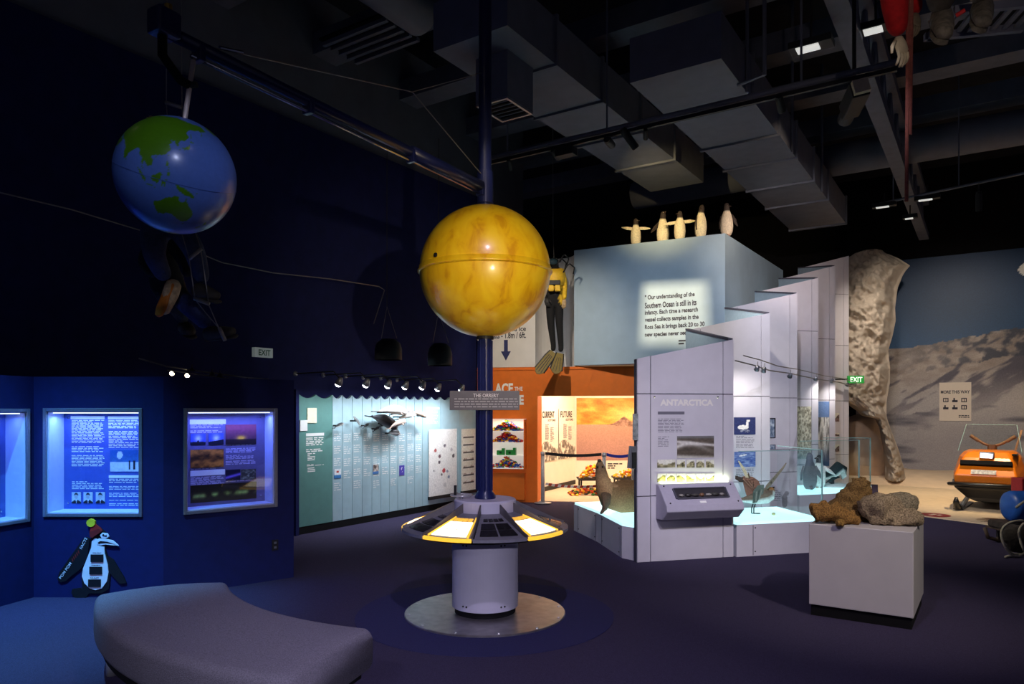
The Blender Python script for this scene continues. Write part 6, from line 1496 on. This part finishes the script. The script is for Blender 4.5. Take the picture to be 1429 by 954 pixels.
# floor-grille in the ceiling, upper left
t = thing('ceiling_grille', 'dark slatted ceiling grille above the swing arm', 'air vent', (-1.3,8.3,6.3))
gp = Vector((-2.45,9.11))
ub(MB(), gp, .7, 1.1, 6.33, 6.36).build('grille_back', m_black, t)
for k in range(5): ub(MB(), gp+U*(.05+.14*k), .05, 1.1, 6.28, 6.33).build('grille_slat', m_steelbeam, t)
t = thing('ceiling_grille', 'pale slatted ceiling grille above the red jacketed mannequin', 'air vent', (3.6,4.9,5.6))
c_ = at(1390,20,4.75)
for k in range(7): MB().box((c_.x-.2+.075*k, 4.85, c_.z+.02), (.03,.30,.02), -.2).build('grille_slat', m_steelbeam, t)
for sy in (-.17,.17): MB().box((c_.x+.02, 4.85+sy, c_.z+.02), (.62,.04,.05), -.2).build('grille_rim', m_duct, t)
for sx in (-.3,.3): MB().box((c_.x+.02+sx, 4.85-sx*.2, c_.z+.02), (.04,.36,.05), -.2).build('grille_rim', m_duct, t)
MB().tube([(c_.x,4.85,c_.z+.03),(c_.x,4.85,6.6)], .015, 6).build('hanger_rod', m_steelbeam, t)

# light tracks with their lamps
TZ1 = 4.9; T0 = Vector((-.35,9.34))
t1 = thing('lighting_track', 'long lighting track pole crossing in front of the ducts', 'light track', (T0.x, T0.y, TZ1))
e_ = T0+V*4.75; MB().tube([(T0.x,T0.y,TZ1),(e_.x,e_.y,TZ1)], .03, 10).build('pole', m_steelbeam, t1, smooth=True); ub(MB(), T0-U*.02, .04, 4.75, TZ1-.085, TZ1-.045).build('track_rail', m_darkbits, t1)
for q in (.35,1.75,3.9): s = T0+V*q; MB().tube([(s.x,s.y,TZ1),(s.x,s.y,7.4)], .012, 6).build('hanger_rod', m_steelbeam, t1)
def tpos(px):
    k = (px-CX)/F; t_ = (k*T0.y-T0.x)/(V.x-k*V.y); s = T0+V*t_; return Vector((s.x, s.y, TZ1-.09))
def can(name, label, p, target, watts, c, deg, L=.24, r=.042, lit=True, grp=None, blend=.5, srad=.03, drop=.05):
    p = Vector(p)-Vector((0,0,drop)); d = (Vector(target)-p).normalized(); t = thing(name, label, 'spotlight', tuple(p), 0, grp)
    rot = d.to_track_quat('-Z','Y').to_matrix().to_4x4(); mt = Matrix.Translation(p) @ rot
    MB().tube([Vector((p.x,p.y,7.4)) if name in ('added_fill_spot','blue_wash_lamp') else p+Vector((0,0,drop)), p+Vector((0,0,.0))], .012, 6).build('yoke', m_darkbits, t)
    bd_ = MB().lathe([(0,L*.45),(r*.8,L*.45),(r,L*.3),(r,-L*.5),(r*.9,-L*.55),(r*.82,-L*.5),(r*.8,-L*.42),(0,-L*.42)], 18, mt).build('can_body', m_darkbits, t, smooth=False)
    if lit:
        MB().lathe([(0,-L*.425),(r*.7,-L*.425),(r*.7,-L*.44),(0,-L*.45)], 14, mt).build('lens', m_bulb, bd_)
        spot('can_lamp', p+d*(L*.56), target, watts, c, deg, blend, srad, t)
    return t
WARM = (255,226,180); NEUT = (255,244,228)
can('track_spotlight', 'small track lamp next to the blue column, aimed at the orange wall', tpos(711), (.7,12.6,2.3), 420, (255,236,212), 62, .14, .03, blend=1.)
bx = can('track_spotlight', 'track lamp with a box shaped head beside the column lamp', tpos(775), tuple(qp.P(qp.sx(941), qp.zz(941,437), 0)), 0, NEUT, 30, .16, .035)
MB().box(tpos(790)-Vector((0,0,.06)), (.24,.12,.09), -.6).build('ballast_box', m_darkbits, t1)
can('track_spotlight', 'long cylinder spotlight on the track, first of the close pair', tpos(850), (2.5,11.9,5.0), 520, (255,224,160), 34, .27, .045, blend=1.)
can('track_spotlight', 'long cylinder spotlight on the track, second of the close pair', tpos(877), (4.2,9.6,1.6), 620, NEUT, 62, .27, .045, blend=1.)
can('track_spotlight', 'small dim track lamp beside the cylinder pair', tpos(901), (2.3,11.8,3.0), 210, (222,234,255), 60, .14, .03, blend=1.)
can('track_spotlight', 'track lamp hanging before the large square duct', tpos(1089), (4.6,10.2,2.4), 460, (240,238,255), 66, .18, .04, blend=1.)
# framing projector that washes the quotation
t = thing('framing_projector', 'large black theatre projector clamped under the roof truss', 'projector', tuple(at(1190,135,7.0)))
pj = at(1192,140,7.0); tgt = Vector((4.5,12.6,3.9)); d = (tgt-pj).normalized(); rot = d.to_track_quat('-Z','Z').to_matrix().to_4x4(); mt = Matrix.Translation(pj) @ rot
MB().box((0,0,0),(.16,.16,.42)).xf(mt).build('housing', m_darkbits, t, bevel=.01); MB().lathe([(.06,-.36),(.075,-.36),(.075,-.2),(.06,-.2)], 20, mt).build('lens_tube', m_darkbits, t)
MB().box((0,.0,.24),(.14,.13,.05)).xf(mt).build('rear_plate', M('plate_pale', (206,190,160), .6, var=.1), t)
MB().box((.084,0,.12),(.006,.10,.16)).xf(mt).build('rating_label', M('label_pale', (220,200,165), .6, var=.2), t)
MB().tube([pj+Vector((0,0,.08)), pj+Vector((0,0,.3)), (pj.x, pj.y, 5.66)], .02, 8).build('clamp_arm', m_darkbits, t)
t = bx; pj = tpos(775)-Vector((0,0,.05)); tgt = qp.P(qp.sx(940), qp.zz(940,436), 0); d = (tgt-pj).normalized()
l = bpy.data.lights.new('framing_light','SPOT'); l.energy = 1000; l.color = lin((255,228,188)); l.spot_size = R_(30); l.spot_blend = .2; l.shadow_soft_size = .01
l.use_nodes = True; nt = l.node_tree; em = nt.nodes['Emission']
tc = nt.nodes.new('ShaderNodeTexCoord'); sx_ = nt.nodes.new('ShaderNodeSeparateXYZ'); nt.links.new(tc.outputs['Normal'], sx_.inputs[0])
def nmath(op, a, b=None, clamp=False):
    n = nt.nodes.new('ShaderNodeMath'); n.operation = op; n.use_clamp = clamp
    for i, q in enumerate((a, b)):
        if q is None: continue
        if isinstance(q, (int, float)): n.inputs[i].default_value = q
        else: nt.links.new(q, n.inputs[i])
    return n.outputs[0]
def edge(comp, half, soft):
    r = nmath('DIVIDE', sx_.outputs[comp], sx_.outputs['Z']); a = nmath('ABSOLUTE', r); k = nmath('SUBTRACT', half, a); return nmath('DIVIDE', k, soft, True)
em_s = nmath('MULTIPLY', edge('X', .17, .06), edge('Y', .145, .05)); nt.links.new(em_s, em.inputs['Strength'])
o = bpy.data.objects.new('framing_light', l); col.objects.link(o); o.location = pj+d*.1; o.rotation_euler = d.to_track_quat('-Z','Y').to_euler(); o.parent = t; o.matrix_parent_inverse = WM[t].inverted()
# flat floods and small far lamps
def flood(label, px, py, Y, w_, h_, watts=0, target=None, c=NEUT, stem=.25):
    p = at(px,py,Y); t = thing('flood_light', label, 'flood light', tuple(p)); rz = -.58
    MB().box(p+Vector((0,0,.04)), (w_*1.9,h_*1.5,.07), rz).build('housing', m_darkbits, t, bevel=.006); MB().box(p+Vector((-.15*w_,0,.0)), (w_,h_,.012), rz).build('lit_face', M('flood_face', (225,225,220), .5, var=0, emit=.75), t)
    MB().tube([p+Vector((0,0,.07)), (p.x,p.y,p.z+stem)], .012, 6).build('stem', m_darkbits, t)
    if watts: spot('flood_lamp', p+Vector((0,0,-.02)), target, watts, c, 70, .7, .08, t)
flood('black flood lamp beside the roof truss, level with the projector', 1132,68,7.4,.22,.14, stem=1.2)
flood('black flood lamp tucked behind the red jacketed mannequin', 1222,43,7.6,.18,.14, stem=1.0)
T2 = thing('lighting_track', 'thin far lighting track above the mountain mural', 'light track', tuple(at(1241,279,12.2)))
a, c = at(1228,284,12.6), at(1445,238,10.6); MB().tube([a, c], .022, 8).build('pole', m_steelbeam, T2)
for q in (.1,.55): s = a.lerp(c,q); MB().tube([s,(s.x,s.y,5.86 if q < .3 else 7.4)], .01, 6).build('hanger_rod', m_steelbeam, T2)
def seg(a, c, px):
    k = (px-CX)/F; t_ = (k*a.y-a.x)/((c.x-a.x)-k*(c.y-a.y)); return a.lerp(c, t_)
flood('far flood lamp at the end of the thin track by the truss', 1234,289,12.5,.2,.08, 420, (9.3,16.2,.6), (255,238,215))
flood('far flood lamp beyond the dangling rope', 1294,279,12.0,.2,.08, 620, (10.3,16.4,2.2), (255,240,222))
flood('small far flood lamp under the truss end', 1270,305,13.4,.13,.09)
can('track_spotlight', 'slim pendant spotlight over the snowmobile', seg(a,c,1366), (8.2,12.6,.2), 950, WARM, 66, .30, .045, drop=.28, blend=1.)
# unseen lamps: blue washes over cases, floor and ceiling edge; added fill spots on exhibits
can('blue_wash_lamp', 'blue wash lamp above the navy display cases', (-4.3,3.4,4.6), (-4.1,6.27,.2), 400, (40,80,255), 34, .24, .06, blend=1.)
can('blue_wash_lamp', 'blue wash lamp over the floor by the navy cases', (-3.4,4.0,4.9), (-3.9,5.3,0), 1700, (110,195,255), 56, .24, .06, blend=1.)
can('added_fill_spot', 'added unseen fill spotlight behind the bench aimed at the yellow sun', (1.5,-1.0,2.3), (SC.x,SC.y,SC.z-.1), 950, (255,232,190), 26, .24, .05, blend=1.)
can('added_fill_spot', 'added unseen fill spotlight aimed at the earth globe', (-.3,.6,3.9), tuple(EC), 95, (205,215,255), 15, .24, .05)
can('added_fill_spot', 'added unseen fill spotlight aimed at the white plinth with stones', (3.7,1.9,4.8), (2.95,5.7,.6), 620, (255,240,225), 34, .24, .05, blend=1.)
can('added_fill_spot', 'added unseen fill spotlight aimed at the zigzag wall front panel', (1.5,2.6,4.3), (2.3,8.0,1.25), 900, (244,238,255), 38, .24, .05, blend=1.)
can('added_fill_spot', 'added unseen fill spotlight washing the carpet around the orrery', (.2,2.0,4.9), (.4,5.2,0), 420, (214,200,240), 80, .24, .06, blend=1.)
can('added_fill_spot', 'low added unseen fill spotlight behind the visitor aimed at the orrery drum', (.9,-2.6,3.0), (-.3,5.2,.3), 850, (226,220,245), 34, .24, .06, blend=1.)
can('added_fill_spot', 'added unseen fill spotlight above the curved bench', (-1.3,-1.2,3.6), (-1.8,3.9,.35), 420, (225,222,245), 36, .24, .06, blend=1.)
can('added_fill_spot', 'added unseen fill spotlight aimed at the penguins on the box corner', (4.9,5.2,5.4), (3.15,11.45,4.7), 560, (255,226,190), 16, .24, .05, blend=1.)
can('added_fill_spot', 'added unseen fill spotlight aimed at the red jacketed mannequin', (.9,.8,2.9), (2.35,4.15,4.05), 70, (255,230,215), 26, .24, .05, blend=1.)
can('added_fill_spot', 'added unseen fill spotlight aimed at the seal on its glowing plinth', (-.6,4.2,5.0), (1.2,8.6,.8), 260, (255,236,210), 18, .24, .05, blend=1.)
t = bpy.data.objects['framing_projector']; pj = at(1192,140,7.0); d = (Vector((4.5,12.6,3.9))-pj).normalized()
spot('projector_light', pj+d*.45, (4.5,12.6,3.9), 620, (255,236,226), 44, 1., .03, t)
